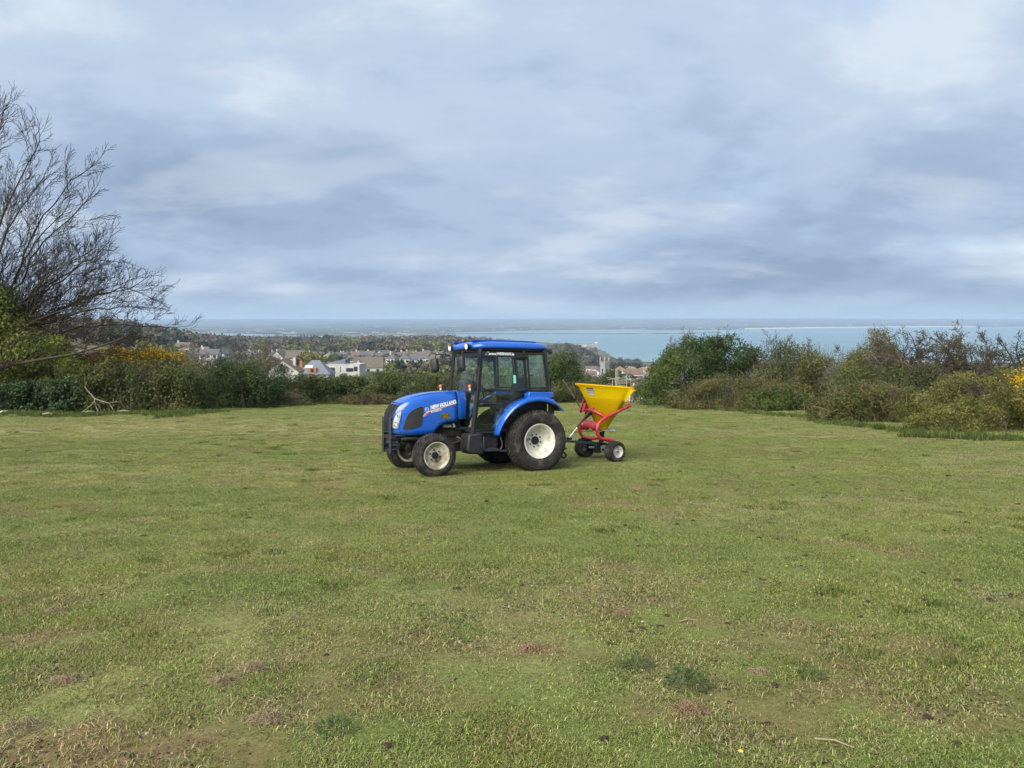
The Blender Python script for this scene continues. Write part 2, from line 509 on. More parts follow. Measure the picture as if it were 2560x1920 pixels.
def land_material(name, cols, scale=0.02, soften=1.0):
    m = bpy.data.materials.new(name); m.use_nodes = True
    nt = m.node_tree; N, L = nt.nodes, nt.links
    b = N['Principled BSDF']; b.inputs['Roughness'].default_value = 0.95; b.inputs['Specular IOR Level'].default_value = 0.1
    g = N.new('ShaderNodeNewGeometry')
    v = N.new('ShaderNodeTexVoronoi'); v.inputs['Scale'].default_value = scale
    n = N.new('ShaderNodeTexNoise'); n.inputs['Scale'].default_value = scale * 4; n.inputs['Detail'].default_value = 8; n.inputs['Roughness'].default_value = 0.65
    L.new(g.outputs['Position'], n.inputs[0]); L.new(g.outputs['Position'], v.inputs['Vector'])
    sp = N.new('ShaderNodeSeparateColor'); L.new(v.outputs['Color'], sp.inputs[0])
    ad = N.new('ShaderNodeMath'); ad.operation = 'MULTIPLY_ADD'; ad.inputs[1].default_value = 0.55
    L.new(sp.outputs[0], ad.inputs[0])
    mu = N.new('ShaderNodeMath'); mu.operation = 'MULTIPLY'; mu.inputs[1].default_value = 0.45
    L.new(n.outputs[0], mu.inputs[0]); L.new(mu.outputs[0], ad.inputs[2])
    r = N.new('ShaderNodeValToRGB')
    while len(r.color_ramp.elements) < len(cols): r.color_ramp.elements.new(0.5)
    for e, (p, c) in zip(r.color_ramp.elements, cols): e.position = p; e.color = (*c, 1)
    L.new(ad.outputs[0], r.inputs[0]); L.new(r.outputs[0], b.inputs['Base Color'])
    return m
def build_terrain():
    A = np.concatenate([np.arange(-2600, -100, 60), np.arange(-100, 2700, 10), np.arange(2700, 5300, 60)])
    D = np.concatenate([np.linspace(34, 100, 12, endpoint=False), np.geomspace(100, 9400, 150)])
    AA, DD = np.meshgrid(A, D)
    X = (AA - CXP) / FPX * DD; Y = DD
    Z = tz(X, Y)
    V = np.stack([X, Y, Z], -1).reshape(-1, 3); ny, nx = X.shape
    i = (np.arange(ny - 1)[:, None] * nx + np.arange(nx - 1)[None]).ravel()
    o = mesh_np('terrain', V, np.stack([i, i + 1, i + nx + 1, i + nx], 1),
                land_material('hillside', [(0.2, (0.045, 0.055, 0.022)), (0.45, (0.085, 0.090, 0.038)), (0.6, (0.12, 0.115, 0.055)), (0.8, (0.15, 0.14, 0.08))], 0.03), smooth=True)
    tag(o, 'hillside of gardens and fields falling to the sea', kind='structure')
build_terrain()

def build_sea():
    m = bpy.data.materials.new('sea_water'); m.use_nodes = True
    nt = m.node_tree; N, L = nt.nodes, nt.links
    b = N['Principled BSDF']; b.inputs['Roughness'].default_value = 0.28; b.inputs['IOR'].default_value = 1.33; b.inputs['Specular IOR Level'].default_value = 0.5
    g = N.new('ShaderNodeNewGeometry')
    mp = N.new('ShaderNodeMapping'); mp.inputs['Scale'].default_value = (0.0005, 0.0022, 1); L.new(g.outputs['Position'], mp.inputs[0])
    n = N.new('ShaderNodeTexNoise'); n.inputs['Scale'].default_value = 1.0; n.inputs['Detail'].default_value = 6; L.new(mp.outputs[0], n.inputs[0])
    r = N.new('ShaderNodeValToRGB')
    for p, c in ((0.62, (0.235, 0.40, 0.42)),): r.color_ramp.elements.new(p).color = (*c, 1)
    E = r.color_ramp.elements
    E[0].position, E[0].color = 0.35, (0.070, 0.165, 0.200, 1)
    E[1].position, E[1].color = 0.52, (0.092, 0.205, 0.230, 1)
    E[2].position, E[2].color = 0.70, (0.150, 0.260, 0.265, 1)
    L.new(n.outputs[0], r.inputs[0]); L.new(r.outputs[0], b.inputs['Base Color'])
    n2 = N.new('ShaderNodeTexNoise'); n2.inputs['Scale'].default_value = 0.08; n2.inputs['Detail'].default_value = 6; L.new(g.outputs['Position'], n2.inputs[0])
    bp = N.new('ShaderNodeBump'); bp.inputs['Strength'].default_value = 0.15; bp.inputs['Distance'].default_value = 0.5
    L.new(n2.outputs[0], bp.inputs['Height']); L.new(bp.outputs[0], b.inputs['Normal'])
    mb = MB(); mb.grid([[(x, y, SEA) for x in np.linspace(-26000, 26000, 14)] for y in np.linspace(900, 24000, 10)])
    tag(mb.build('sea', m, smooth=False, fix=False), 'calm turquoise bay', kind='structure')
build_sea()

# ---- the low coast on the far side of the bay
FARSHORE = [(-3000, 6200), (350, 6200), (500, 5600), (650, 5000), (800, 4450), (850, 4000), (1080, 4200), (1130, 5600), (1350, 6700), (1600, 7300), (1640, 6700), (1800, 7000), (2100, 8600), (2300, 9300), (2500, 9800), (6000, 11000)]
def far_z(x, y):
    a = CXP + FPX * x / np.maximum(y, 1.0)
    s = lerp_table(FARSHORE, a)
    t = np.clip((y - s) / 260.0, -1, 1)
    h = 2.0 + 5 * np.clip((y - s) / 2500.0, 0, 1) + 88 * np.clip((y - 9000) / 8500.0, 0, 1) ** 1.2
    h = h + (fbm(x / 900.0, y / 1500.0, 77, 5) - 0.5) * 26 * np.clip((y - s) / 4500.0, 0, 1)
    h = h + 20 * np.exp(-((a - 1900) / 380.0) ** 2) * np.clip((y - 12000) / 3500, 0, 1) + 14 * np.exp(-((a - 2330) / 130.0) ** 2 - ((y - 11500) / 900) ** 2) * 1.6
    return SEA + np.where(t < 0, t * 8, h * np.clip(t, 0, 1) - 0.4)
def build_far():
    A = np.arange(-2400, 5000, 14); D = np.concatenate([np.geomspace(3600, 9500, 110), np.geomspace(9600, 20500, 46)])
    AA, DD = np.meshgrid(A, D); X = (AA - CXP) / FPX * DD; Y = DD
    V = np.stack([X, Y, far_z(X, Y)], -1).reshape(-1, 3); ny, nx = X.shape
    i = (np.arange(ny - 1)[:, None] * nx + np.arange(nx - 1)[None]).ravel()
    o = mesh_np('terrain_far_coast', V, np.stack([i, i + 1, i + nx + 1, i + nx], 1),
                land_material('far_fields', [(0.25, (0.022, 0.032, 0.024)), (0.5, (0.042, 0.056, 0.038)), (0.64, (0.080, 0.090, 0.060)), (0.8, (0.13, 0.125, 0.095))], 0.0045), smooth=True)
    tag(o, 'low hazy coast of fields and towns across the bay', kind='structure')
    # sand spit in the bay
    mb = MB()
    P0 = [(1120, 5050), (1250, 5000), (1400, 4960), (1560, 5000), (1680, 5150), (1800, 5500)]
    top, bot = [], []
    for a, d in P0:
        w = 190 if 1200 < a < 1750 else 60
        top.append(((a - CXP) / FPX * (d + w), d + w, SEA + 2)); bot.append(((a - CXP) / FPX * d, d, SEA + 0.4))
    mid = [((p[0] + q[0]) / 2, (p[1] + q[1]) / 2, SEA + 4.5) for p, q in zip(top, bot)]
    mb.grid([bot, mid, top])
    tag(mb.build('terrain_sand_spit', land_material('spit', [(0.3, (0.05, 0.055, 0.035)), (0.5, (0.10, 0.10, 0.06)), (0.7, (0.24, 0.21, 0.15))], 0.012)), 'long low sand spit in the bay', kind='structure')
    # pale strand along the far shore
    mb = MB(); r0, r1 = [], []
    for a in range(1860, 2460, 25):
        s = float(lerp_table(FARSHORE, a)) + 40
        r0.append(((a - CXP) / FPX * s, s, SEA + 0.5)); s += 170
        r1.append(((a - CXP) / FPX * s, s, SEA + 9))
    mb.grid([r0, r1])
    tag(mb.build('beach', mat('strand_sand', (0.52, 0.46, 0.36), 0.9, var=0.15, vscale=0.01)), 'pale strand below the far coast', kind='structure')
build_far()
# ================================================================== vegetation
LEAF = mat('leaf', (0.06, 0.09, 0.03), 0.55, attr='Col', spec=0.10, trans=0.22)
BARK = mat('bark', (0.085, 0.072, 0.056), 0.9, attr='Col', spec=0.05)
GRASS = None
def unit(v): return v / np.maximum(1e-9, np.linalg.norm(v, axis=-1, keepdims=True))
def leaf_quads(rng, P, Nrm, size, aspect=0.5, droop=0.2, spread=0.75, spiky=False):
    """one small pointed leaf at each point, lying roughly along the surface it grows from (or standing out of it when spiky)"""
    n = len(P)
    if spiky:
        d = unit(Nrm + rng.normal(0, spread, (n, 3)) + np.array([0, 0, -droop])); s = unit(np.cross(d, rng.normal(0, 1, (n, 3))))
    else:
        nn = unit(Nrm + rng.normal(0, spread, (n, 3)) + np.array([0, 0, .25])); d = unit(np.cross(nn, rng.normal(0, 1, (n, 3)))); s = np.cross(nn, d)
    L = (size * rng.uniform(0.6, 1.35, n))[:, None]; W = L * aspect
    V = np.stack([P, P + d * L * 0.45 + s * W * 0.5, P + d * L, P + d * L * 0.45 - s * W * 0.5], 1).reshape(-1, 3)
    return V, np.arange(4 * n).reshape(-1, 4)
def tubes(paths, sides=3):
    """many thin tapering stems: list of (points (k,3), radii (k,))"""
    Vs, Fs, o = [], [], 0
    ang = np.arange(sides) * 2 * math.pi / sides
    ca, sa = np.cos(ang), np.sin(ang)
    for P, r in paths:
        P = np.asarray(P, float); r = np.asarray(r, float); k = len(P)
        t = unit(np.gradient(P, axis=0))
        ref = np.array([0.31, 0.17, 0.93]) if abs(t[0, 2]) < 0.85 else np.array([0.93, 0.31, 0.17])
        u = unit(np.cross(t, ref)); w = np.cross(t, u)
        V = P[:, None] + (u[:, None] * ca[None, :, None] + w[:, None] * sa[None, :, None]) * r[:, None, None]
        i = np.arange(k - 1)[:, None] * sides + np.arange(sides)[None]
        j = np.arange(k - 1)[:, None] * sides + (np.arange(sides)[None] + 1) % sides
        F = np.stack([i, j, j + sides, i + sides], -1).reshape(-1, 4) + o
        Vs.append(V.reshape(-1, 3)); Fs.append(F); o += k * sides
    return np.concatenate(Vs), np.concatenate(Fs)
def grow(rng, p, d, L, r, level, top, out, wig=0.16, trop=(0, 0, 0.04), kids=(6, 6, 5, 5), ang=(0.45, 0.95), ratio=(0.42, 0.68), rmin=0.011, segs=(8, 7, 6, 5, 4), t0=0.22, wk=1.0):
    n = segs[min(level, len(segs) - 1)]
    P = [np.array(p, float)]; D = [np.array(d, float)]
    d = np.array(d, float)
    for i in range(n):
        d = d + rng.normal(0, wig, 3) + np.array(trop) * (1 + i * 0.3)
        d = d / np.linalg.norm(d)
        P.append(P[-1] + d * L / n); D.append(d.copy())
    rr = np.maximum(rmin, r * (1 - np.linspace(0, 1, n + 1) * 0.78))
    out.append((level, np.array(P), rr))
    if level >= top: return
    m = kids[min(level, len(kids) - 1)]
    for c in range(m):
        t = t0 + (1 - t0) * (c + rng.uniform(0.1, 0.9)) / m
        i = min(int(t * n), n - 1); f = t * n - i
        q = P[i] * (1 - f) + P[i + 1] * f
        base = D[i + 1]
        side = np.cross(base, rng.normal(0, 1, 3)); side /= np.linalg.norm(side)
        a = rng.uniform(*ang)
        nd = base * math.cos(a) + side * math.sin(a)
        grow(rng, q, nd, L * rng.uniform(*ratio) * (1.1 - 0.45 * t), rr[i] * rng.uniform(0.45, 0.65), level + 1, top, out, wig * wk, trop, kids, ang, ratio, rmin, segs, 0.15, wk)
def bark_mesh(name, paths, col, parent=None, rng=None, sides=None):
    V, F = tubes([(P, r) for _, P, r in paths], sides or 3)
    c = np.array(col)[None] * (0.75 + 0.5 * vnoise(V[:, 0] * 2.0 + V[:, 1], V[:, 2] * 2.0, 5))[:, None]
    return mesh_np(name, V, F, BARK, parent, col=c, smooth=True)

def pick(rng, n, cols, w=None):
    c = np.array(cols); return c[rng.choice(len(cols), n, p=w)]
def bush(name, label, cat, px0, px1, rows, base, y, depth, leaf=0.11, cols=((0.03, 0.055, 0.016), (0.05, 0.08, 0.02), (0.08, 0.10, 0.03)), n=16000, seed=1, group=None,
         lumps=26, stems=120, stemcol=(0.12, 0.10, 0.075), flowers=None, arch=0, aspect=0.55, airy=0.0, lumpr=0.17, fill=0.0, archcol=(0.17, 0.14, 0.10), sprigs=0, sink=0.1, high=0.0):
    """a bush whose outline follows a list of top heights across its width; rows: photo rows of the top, from side to side"""
    rng = np.random.default_rng(seed)
    xa, xb = at(px0, 900, y)[0], at(px1, 900, y)[0]
    W = xb - xa; xc = (xa + xb) / 2
    g0 = float(gz(xc, y)) if y < 75 else float(tz(xc, y))
    tops = np.array([at((px0 + px1) / 2, rr, y)[2] for rr in rows]) - g0
    H = float(tops.max())
    prof = lambda x: np.interp((x - xa) / W, np.linspace(0, 1, len(rows)), tops)
    root = empty(name, (xc, y, g0))
    tag(root, label, cat, group)
    # lumps of foliage
    C, Rr = [], []
    for i in range(lumps):
        u = rng.uniform(0.02, 0.98); x = xa + u * W
        h = prof(x); r = lumpr * H * rng.uniform(0.75, 1.35); r = min(r, W * 0.24, h * 0.42)
        yy = rng.uniform(-0.5, 0.5) * (depth - 1.2 * r)
        zt = h - r * 0.92
        v = rng.random() ** 0.7 if i % 4 or high else 0.0
        v = high + (1 - high) * v
        z = r * 0.55 + v * max(0.0, zt - r * 0.55) * (1 - 0.30 * abs(yy / depth * 2) ** 2)
        C.append((x - xc, yy, z)); Rr.append(r)
    C = np.array(C); Rr = np.array(Rr)
    w = Rr ** 2 / (Rr ** 2).sum()
    k = rng.choice(lumps, n, p=w)
    dirn = unit(rng.normal(0, 1, (n, 3)) + np.array([0, -0.25, 0.25]))
    rad = Rr[k] * (0.62 + 0.45 * rng.random(n) ** 0.7) * (1 + 0.22 * (fbm(dirn[:, 0] * 3 + k, dirn[:, 2] * 3 + dirn[:, 1] * 2, 8, 2) - 0.5) * 2)
    if airy: rad *= 1 + airy * rng.random(n) ** 3
    P = C[k] + dirn * rad[:, None] * np.array([1.05, 0.95, 1.0])
    if fill:
        m = int(n * fill)
        P[:m] = np.stack([rng.uniform(-W / 2, W / 2, m), rng.uniform(-0.5, 0.5, m) * depth, np.zeros(m)], 1)
        P[:m, 2] = rng.random(m) * prof(P[:m, 0] + xc) * 0.9
    keep = (P[:, 2] > -0.02)
    P, dirn, k = P[keep], dirn[keep], k[keep]
    V, F = leaf_quads(rng, P, dirn, leaf, aspect, spiky=aspect < .4)
    lumpc = pick(rng, lumps, cols)
    mixc = 0.55 * lumpc[k] + 0.45 * pick(rng, len(k), cols)
    mixc = mixc * rng.uniform(0.85, 1.55, (len(k), 1))
    c = np.repeat(mixc, 4, 0)
    mesh_np('foliage', V, F, LEAF, root, col=c)
    # stems inside and out of the top
    paths = []
    for i in range(stems):
        u = rng.uniform(0.04, 0.96); x = (u - 0.5) * W
        h = prof(x + xc) * rng.uniform(0.6, 1.0)
        p0 = np.array([x * 0.92 + rng.normal(0, 0.1), rng.uniform(-0.4, 0.4) * depth, -sink])
        p1 = np.array([x + rng.normal(0, 0.3), rng.uniform(-0.45, 0.45) * depth, h])
        t = np.linspace(0, 1, 6)[:, None]
        Q = p0 * (1 - t) + p1 * t + rng.normal(0, 0.06, (6, 3)) * np.array([1, 1, 0.3]); 
        paths.append((0, Q, np.linspace(rng.uniform(0.010, 0.022), 0.006, 6)))
    for i in range(sprigs):                        # shoots standing out of the top
        k_ = rng.integers(lumps); p0 = C[k_] + np.array([0, 0, Rr[k_] * 0.6]); sub = []
        grow(rng, p0, unit(np.array([rng.normal(0, 0.35), rng.normal(0, 0.3), 1.0])), Rr[k_] * rng.uniform(0.8, 1.5), 0.02, 0, 2, sub, 0.16, (0, 0, 0.03), (5, 4), (0.4, 0.9), (0.35, 0.6), 0.008, (6, 4, 3))
        paths += sub
    for i in range(arch):                          # bramble canes arching over the outside
        k_ = rng.integers(lumps); dn = unit(rng.normal(0, 1, 3) + np.array([0, -.7, .5]))
        p0 = C[k_] + dn * Rr[k_] * rng.uniform(.8, 1.02)
        tg = unit(np.cross(dn, rng.normal(0, 1, 3)) + dn * rng.uniform(.1, .7) + np.array([0, 0, .25]))
        ln = rng.uniform(0.35, 1.25); t = np.linspace(0, 1, 7)[:, None]
        Q = p0 + tg * ln * t - np.array([0, 0, 1.0]) * (t ** 2) * ln * rng.uniform(.25, .9) + rng.normal(0, .012, (7, 3))
        Q[:, 2] = np.maximum(Q[:, 2], 0.03)
        paths.append((1, Q, np.linspace(1, .5, 7) * rng.uniform(0.006, 0.012)))
    if paths:
        lv = np.concatenate([np.full(len(P) * 3, a) for a, P, _ in paths])
        V, F = tubes([(P, r) for _, P, r in paths], 3)
        cc = np.where((lv == 1)[:, None], np.array(archcol)[None], np.array(stemcol)[None]) * rng.uniform(0.8, 1.2, (len(V), 1))
        mesh_np('stems', V, F, BARK, root, col=cc, smooth=True)
    if flowers:
        fn, fcols, fsel, fs = flowers
        x = rng.uniform(-0.5, 0.5, fn * 6)
        cand = np.arange(len(P))
        cand = cand[fsel(P, prof(P[:, 0] + xc), W)]
        if len(cand):
            q = rng.choice(cand, fn)
            # in sprays
            cen = P[rng.choice(cand, max(3, fn // 22))]
            j = rng.integers(len(cen), size=fn)
            Q = np.where((rng.random(fn) < 0.75)[:, None], cen[j] + rng.normal(0, 0.16, (fn, 3)), P[q])
            Q = Q + unit(rng.normal(0, 1, (fn, 3)) + np.array([0, -0.8, 0.8])) * 0.06
            V, F = leaf_quads(rng, Q, unit(rng.normal(0, 1, (fn, 3)) + np.array([0, -0.4, 0.4])), fs, 0.8)
            mesh_np('blossom', V, F, LEAF, root, col=np.repeat(pick(rng, fn, fcols), 4, 0))
    return root

DARK = ((0.022, 0.040, 0.014), (0.032, 0.055, 0.018), (0.050, 0.078, 0.024), (0.075, 0.105, 0.035))
IVY = ((0.020, 0.038, 0.016), (0.030, 0.054, 0.022), (0.046, 0.076, 0.032), (0.072, 0.108, 0.052))
OLIVE = ((0.036, 0.048, 0.014), (0.058, 0.072, 0.020), (0.086, 0.098, 0.030), (0.12, 0.124, 0.044))
BRAM = ((0.050, 0.054, 0.018), (0.078, 0.078, 0.026), (0.108, 0.096, 0.036), (0.122, 0.094, 0.040), (0.062, 0.082, 0.022))
YGREEN = ((0.055, 0.078, 0.018), (0.085, 0.108, 0.024), (0.120, 0.140, 0.034))
GORSE = ((0.045, 0.050, 0.014), (0.080, 0.082, 0.022), (0.118, 0.112, 0.032), (0.15, 0.14, 0.045))
GOLD = ((0.46, 0.29, 0.012), (0.54, 0.35, 0.016), (0.40, 0.22, 0.010))

BRIGHT = ((0.60, 0.40, 0.016), (0.70, 0.48, 0.02), (0.50, 0.30, 0.012))
def left_hedges():
    bush('ivy_hedge', 'dark ivy clad hedge with a flat clipped top under the bare tree', 'hedge', -160, 215, [948, 950, 950, 948, 942, 936, 934], 1030, 41.0, 2.2, 0.12, IVY, 26000, 11, lumps=60, stems=60, aspect=0.85, lumpr=0.17, fill=0.22)
    bush('mixed_hedge', 'rounded hedge of ivy and bramble behind the fallen branch', 'hedge', 185, 512, [938, 905, 893, 890, 886, 884, 884, 892, 930], 1030, 42.0, 3.2, 0.12, DARK[1:] + BRAM[:3] + OLIVE[2:3], 34000, 12, lumps=60, stems=150, arch=150, aspect=0.7, lumpr=0.15, fill=0.22)
    bush('laurel_bush', 'glossy dark green laurel bush right of the mixed hedge', 'bush', 500, 692, [930, 900, 893, 894, 898, 905, 925, 948], 1010, 49.0, 4.0, 0.13, DARK, 24000, 13, lumps=40, stems=80, lumpr=0.2, arch=40, fill=0.15, archcol=(0.11, 0.075, 0.06))
    bush('twiggy_shrub', 'tall twiggy olive shrub rising behind the laurel bush', 'shrub', 545, 690, [890, 868, 852, 846, 850, 858, 885], 1000, 54.0, 3.2, 0.10, ((0.085, 0.090, 0.048), (0.115, 0.115, 0.068), (0.07, 0.075, 0.035)), 6500, 14, lumps=26, stems=160, stemcol=(0.17, 0.145, 0.11), lumpr=0.15, airy=0.7, sprigs=40)
    bush('blackthorn', 'pale blossoming blackthorn between the gorse and the laurel', 'shrub', 432, 530, [895, 872, 860, 862, 868, 885], 1000, 50.0, 2.4, 0.09, ((0.30, 0.29, 0.24), (0.36, 0.35, 0.31), (0.14, 0.13, 0.09), (0.22, 0.19, 0.13)), 5200, 15, lumps=18, stems=120, stemcol=(0.22, 0.18, 0.14), airy=0.6, lumpr=0.15, sprigs=24)
    bush('gorse_bush', 'gorse bush thick with yellow flowers behind the mixed hedge', 'bush', 196, 362, [872, 862, 858, 855, 856, 858, 868], 1000, 47.0, 3.0, 0.10, GORSE + ((.11, .07, .03),), 14000, 16, high=.6, lumps=34, stems=60, flowers=(5200, BRIGHT, lambda P, h, W: P[:, 2] > h * 0.66, 0.10), lumpr=0.15, aspect=0.35)
    bush('gorse_bush', 'smaller clump of yellow gorse showing left of the blackthorn', 'bush', 360, 456, [866, 868, 872, 876, 868, 870, 885], 1000, 48.5, 2.4, 0.10, GORSE + ((.11, .07, .03),), 9000, 17, high=.6, lumps=24, stems=60, flowers=(1900, BRIGHT, lambda P, h, W: P[:, 2] > h * 0.80, 0.10), lumpr=0.13, aspect=0.35)
    bush('evergreen_tree', 'tall dark evergreen tree behind the bare tree at the left edge', 'tree', -150, 118, [640, 650, 668, 672, 690, 730, 800, 880], 1000, 43.6, 3.6, 0.17, ((0.055, 0.070, 0.018), (0.085, 0.098, 0.024), (0.120, 0.130, 0.034), (0.15, 0.155, 0.045)), 42000, 18, high=.25, lumps=100, stems=60, lumpr=0.095, fill=0.12)
    bush('evergreen_bush', 'bright green conifer bush under the low limbs of the bare tree', 'bush', 40, 200, [850, 822, 812, 815, 828, 846, 885], 1000, 42.8, 2.4, 0.13, ((0.075, 0.110, 0.018), (0.115, 0.155, 0.026), (0.16, 0.20, 0.036)), 20000, 19, lumps=34, stems=40, lumpr=0.16)
    bush('bramble_hedge', 'dark bramble hedge running right from the laurel', 'hedge', 660, 800, [958, 945, 936, 930, 928, 928, 930], 1010, 57.0, 3.4, 0.13, DARK + OLIVE[:2], 18000, 20, lumps=34, stems=90, arch=70, lumpr=0.17, fill=0.22)
    bush('bramble_hedge', 'dark bramble hedge in front of the white flat roofed house', 'hedge', 770, 905, [938, 930, 934, 936, 932, 930, 934], 1008, 57.5, 3.2, 0.13, DARK[:3] + OLIVE, 18000, 21, lumps=34, stems=90, arch=70, lumpr=0.17, fill=0.22)
    bush('bramble_hedge', 'olive bramble hedge just left of the tractor cab', 'hedge', 885, 1130, [936, 930, 926, 922, 920, 918, 925, 932], 1006, 58.0, 3.4, 0.13, OLIVE + DARK[1:3], 24000, 22, lumps=60, stems=100, arch=60, lumpr=0.17, fill=0.22)
    bush('bramble_hedge', 'olive bramble hedge partly hidden behind the tractor cab', 'hedge', 1110, 1400, [932, 930, 935, 940, 945, 948, 950], 1003, 59.0, 3.2, 0.13, OLIVE + BRAM, 16000, 23, lumps=40, stems=160, arch=120, lumpr=0.19, fill=0.2)
    bush('low_scrub', 'low dry scrub in front of the laurel and the dark hedge', 'scrub', 600, 770, [995, 976, 970, 972, 982, 1000], 1014, 53.0, 1.6, 0.10, ((0.10, 0.095, 0.045), (0.14, 0.125, 0.07), (0.075, 0.08, 0.035)), 7000, 24, lumps=22, stems=220, stemcol=(0.20, 0.165, 0.115), lumpr=0.3, airy=0.5, arch=60)
    bush('low_scrub', 'low tangled scrub at the foot of the hedge nearest the bonnet', 'scrub', 850, 1010, [998, 984, 978, 980, 986, 1000], 1010, 55.5, 1.6, 0.10, BRAM, 6000, 25, lumps=20, stems=160, lumpr=0.3, arch=60, stemcol=(0.15, 0.12, 0.09))
    bush('holm_oak', 'round dark evergreen tree right behind the tractor cab', 'tree', 1362, 1466, [905, 882, 872, 872, 878, 892, 925], 985, 61.0, 3.4, 0.14, DARK[:3] + ((0.062, 0.088, 0.024),), 17000, 26, lumps=30, stems=30, lumpr=0.21)
    bush('bramble_hedge', 'dry grey bramble hedge behind the spreader lever', 'hedge', 1385, 1520, [962, 952, 946, 944, 946, 950, 962], 1003, 60.0, 2.6, 0.12, BRAM + OLIVE[:2], 14000, 27, lumps=30, stems=260, stemcol=(0.18, 0.15, 0.11), arch=120, lumpr=0.22, fill=0.25)
    bush('round_bush', 'round green bush behind the old fence post', 'bush', 1512, 1578, [935, 922, 917, 919, 926, 940], 975, 74.0, 2.4, 0.13, OLIVE[:2] + DARK[1:3] + YGREEN[:1], 8000, 28, lumps=20, stems=20, lumpr=0.24)

def right_hedges():
    bush('evergreen_bush', 'large leafy green bush at the gap with a lighter crown', 'bush', 1612, 1790, [968, 905, 880, 852, 838, 832, 836, 842], 1016, 53.0, 4.6, 0.13, YGREEN[:2] + DARK[1:], 32000, 31, lumps=80, stems=60, lumpr=0.105, airy=0.35, sprigs=34)
    bush('ivy_tree', 'dark ivy covered thorn tree beside the leafy bush at the gap', 'tree', 1735, 1902, [845, 838, 836, 832, 833, 840, 860, 905], 1010, 52.0, 4.0, 0.14, DARK[:3], 24000, 32, lumps=60, stems=60, lumpr=0.11, airy=0.3, sprigs=26)
    bush('bramble_mound', 'brown bramble mound below the ivy covered thorn tree', 'bramble', 1680, 2010, [985, 960, 935, 925, 930, 940, 950, 968], 1028, 45.0, 3.4, 0.10, BRAM + OLIVE + DARK[2:3], 26000, 33, lumps=64, stems=160, stemcol=(0.13, 0.105, 0.07), arch=130, lumpr=0.15, fill=0.12, archcol=(0.20, 0.155, 0.09))
    bush('hawthorn', 'greyish twiggy hawthorn right of the ivy covered thorn tree', 'shrub', 1876, 2010, [900, 862, 842, 835, 845, 862, 900], 1015, 50.0, 3.6, 0.11, OLIVE + DARK[1:3] + BRAM[:1], 15000, 34, lumps=30, stems=200, stemcol=(0.12, 0.10, 0.075), lumpr=0.13, airy=0.5, sprigs=46)
    bush('hawthorn', 'hawthorn with brown top and yellow green right side', 'shrub', 1985, 2100, [880, 856, 846, 848, 856, 862, 890], 1020, 48.0, 3.4, 0.12, ((0.075, 0.070, 0.035), (0.095, 0.100, 0.030), (0.06, 0.068, 0.022), (0.12, 0.13, 0.03), (0.05, 0.07, 0.02)), 18000, 35, lumps=30, stems=140, stemcol=(0.16, 0.13, 0.10), lumpr=0.15, airy=0.4, sprigs=22)
    bush('low_bush', 'low dark green bush filling the hedge bottom beside the dark hollow', 'bush', 1880, 2050, [990, 968, 960, 962, 972, 992], 1035, 43.0, 2.2, 0.11, YGREEN[:2] + DARK[1:3], 10000, 36, lumps=26, stems=40, lumpr=0.26, arch=40)
    bush('hawthorn', 'yellow green hawthorn standing alone above the hedge', 'shrub', 2120, 2226, [885, 862, 848, 832, 822, 824, 850], 1030, 44.0, 3.0, 0.12, ((0.068, 0.082, 0.020), (0.098, 0.115, 0.028), (0.13, 0.14, 0.04)), 16000, 37, lumps=28, stems=80, stemcol=(0.13, 0.11, 0.09), lumpr=0.14, airy=0.5, sprigs=16)
    bush('hawthorn', 'thin grey leaved thorn bush left of the yellow green hawthorn', 'shrub', 2066, 2150, [905, 872, 866, 874, 892, 910], 1030, 46.0, 2.6, 0.09, ((0.13, 0.135, 0.10), (0.10, 0.105, 0.07), (0.07, 0.075, 0.04)), 5500, 38, lumps=20, stems=120, stemcol=(0.18, 0.16, 0.13), lumpr=0.15, airy=0.8, sprigs=30)
    bush('dark_thicket', 'dark leafy thicket under the bare thorn trees', 'thicket', 2080, 2420, [930, 915, 908, 905, 905, 908, 905, 915, 930], 1050, 39.0, 3.4, 0.11, DARK[1:3] + OLIVE[:3], 32000, 39, lumps=50, stems=200, arch=140, lumpr=0.19, fill=0.25, sprigs=30)
    bush('bramble_mound', 'dry grey bramble mound with bleached canes left of the gorse', 'bramble', 2040, 2330, [1010, 975, 950, 942, 940, 950, 965, 1000], 1066, 31.0, 3.0, 0.075, BRAM[:3] + OLIVE + YGREEN[:1], 36000, 40, lumps=80, stems=200, stemcol=(0.15, 0.12, 0.08), arch=220, lumpr=0.14, fill=0.12, archcol=(0.22, 0.17, 0.10))
    bush('gorse_bush', 'big spreading gorse bush at the right edge with yellow flowers on its crown', 'bush', 2275, 2760, [1040, 985, 945, 922, 915, 908, 905, 905, 908, 915, 930], 1095, 25.5, 3.4, 0.065, ((.050, .058, .014), (.085, .092, .022), (.120, .122, .032), (.165, .155, .048)), 60000, 41, lumps=120, stems=60, lumpr=0.13, aspect=0.5, fill=0.0, arch=50,
         flowers=(7000, BRIGHT, lambda P, h, W: (P[:, 2] > h * (0.72 - 0.45 * (P[:, 0] > W * 0.02))) & (P[:, 0] > -W * 0.10) & (P[:, 0] < W * .2) & (P[:, 1] < 0.1), 0.055))

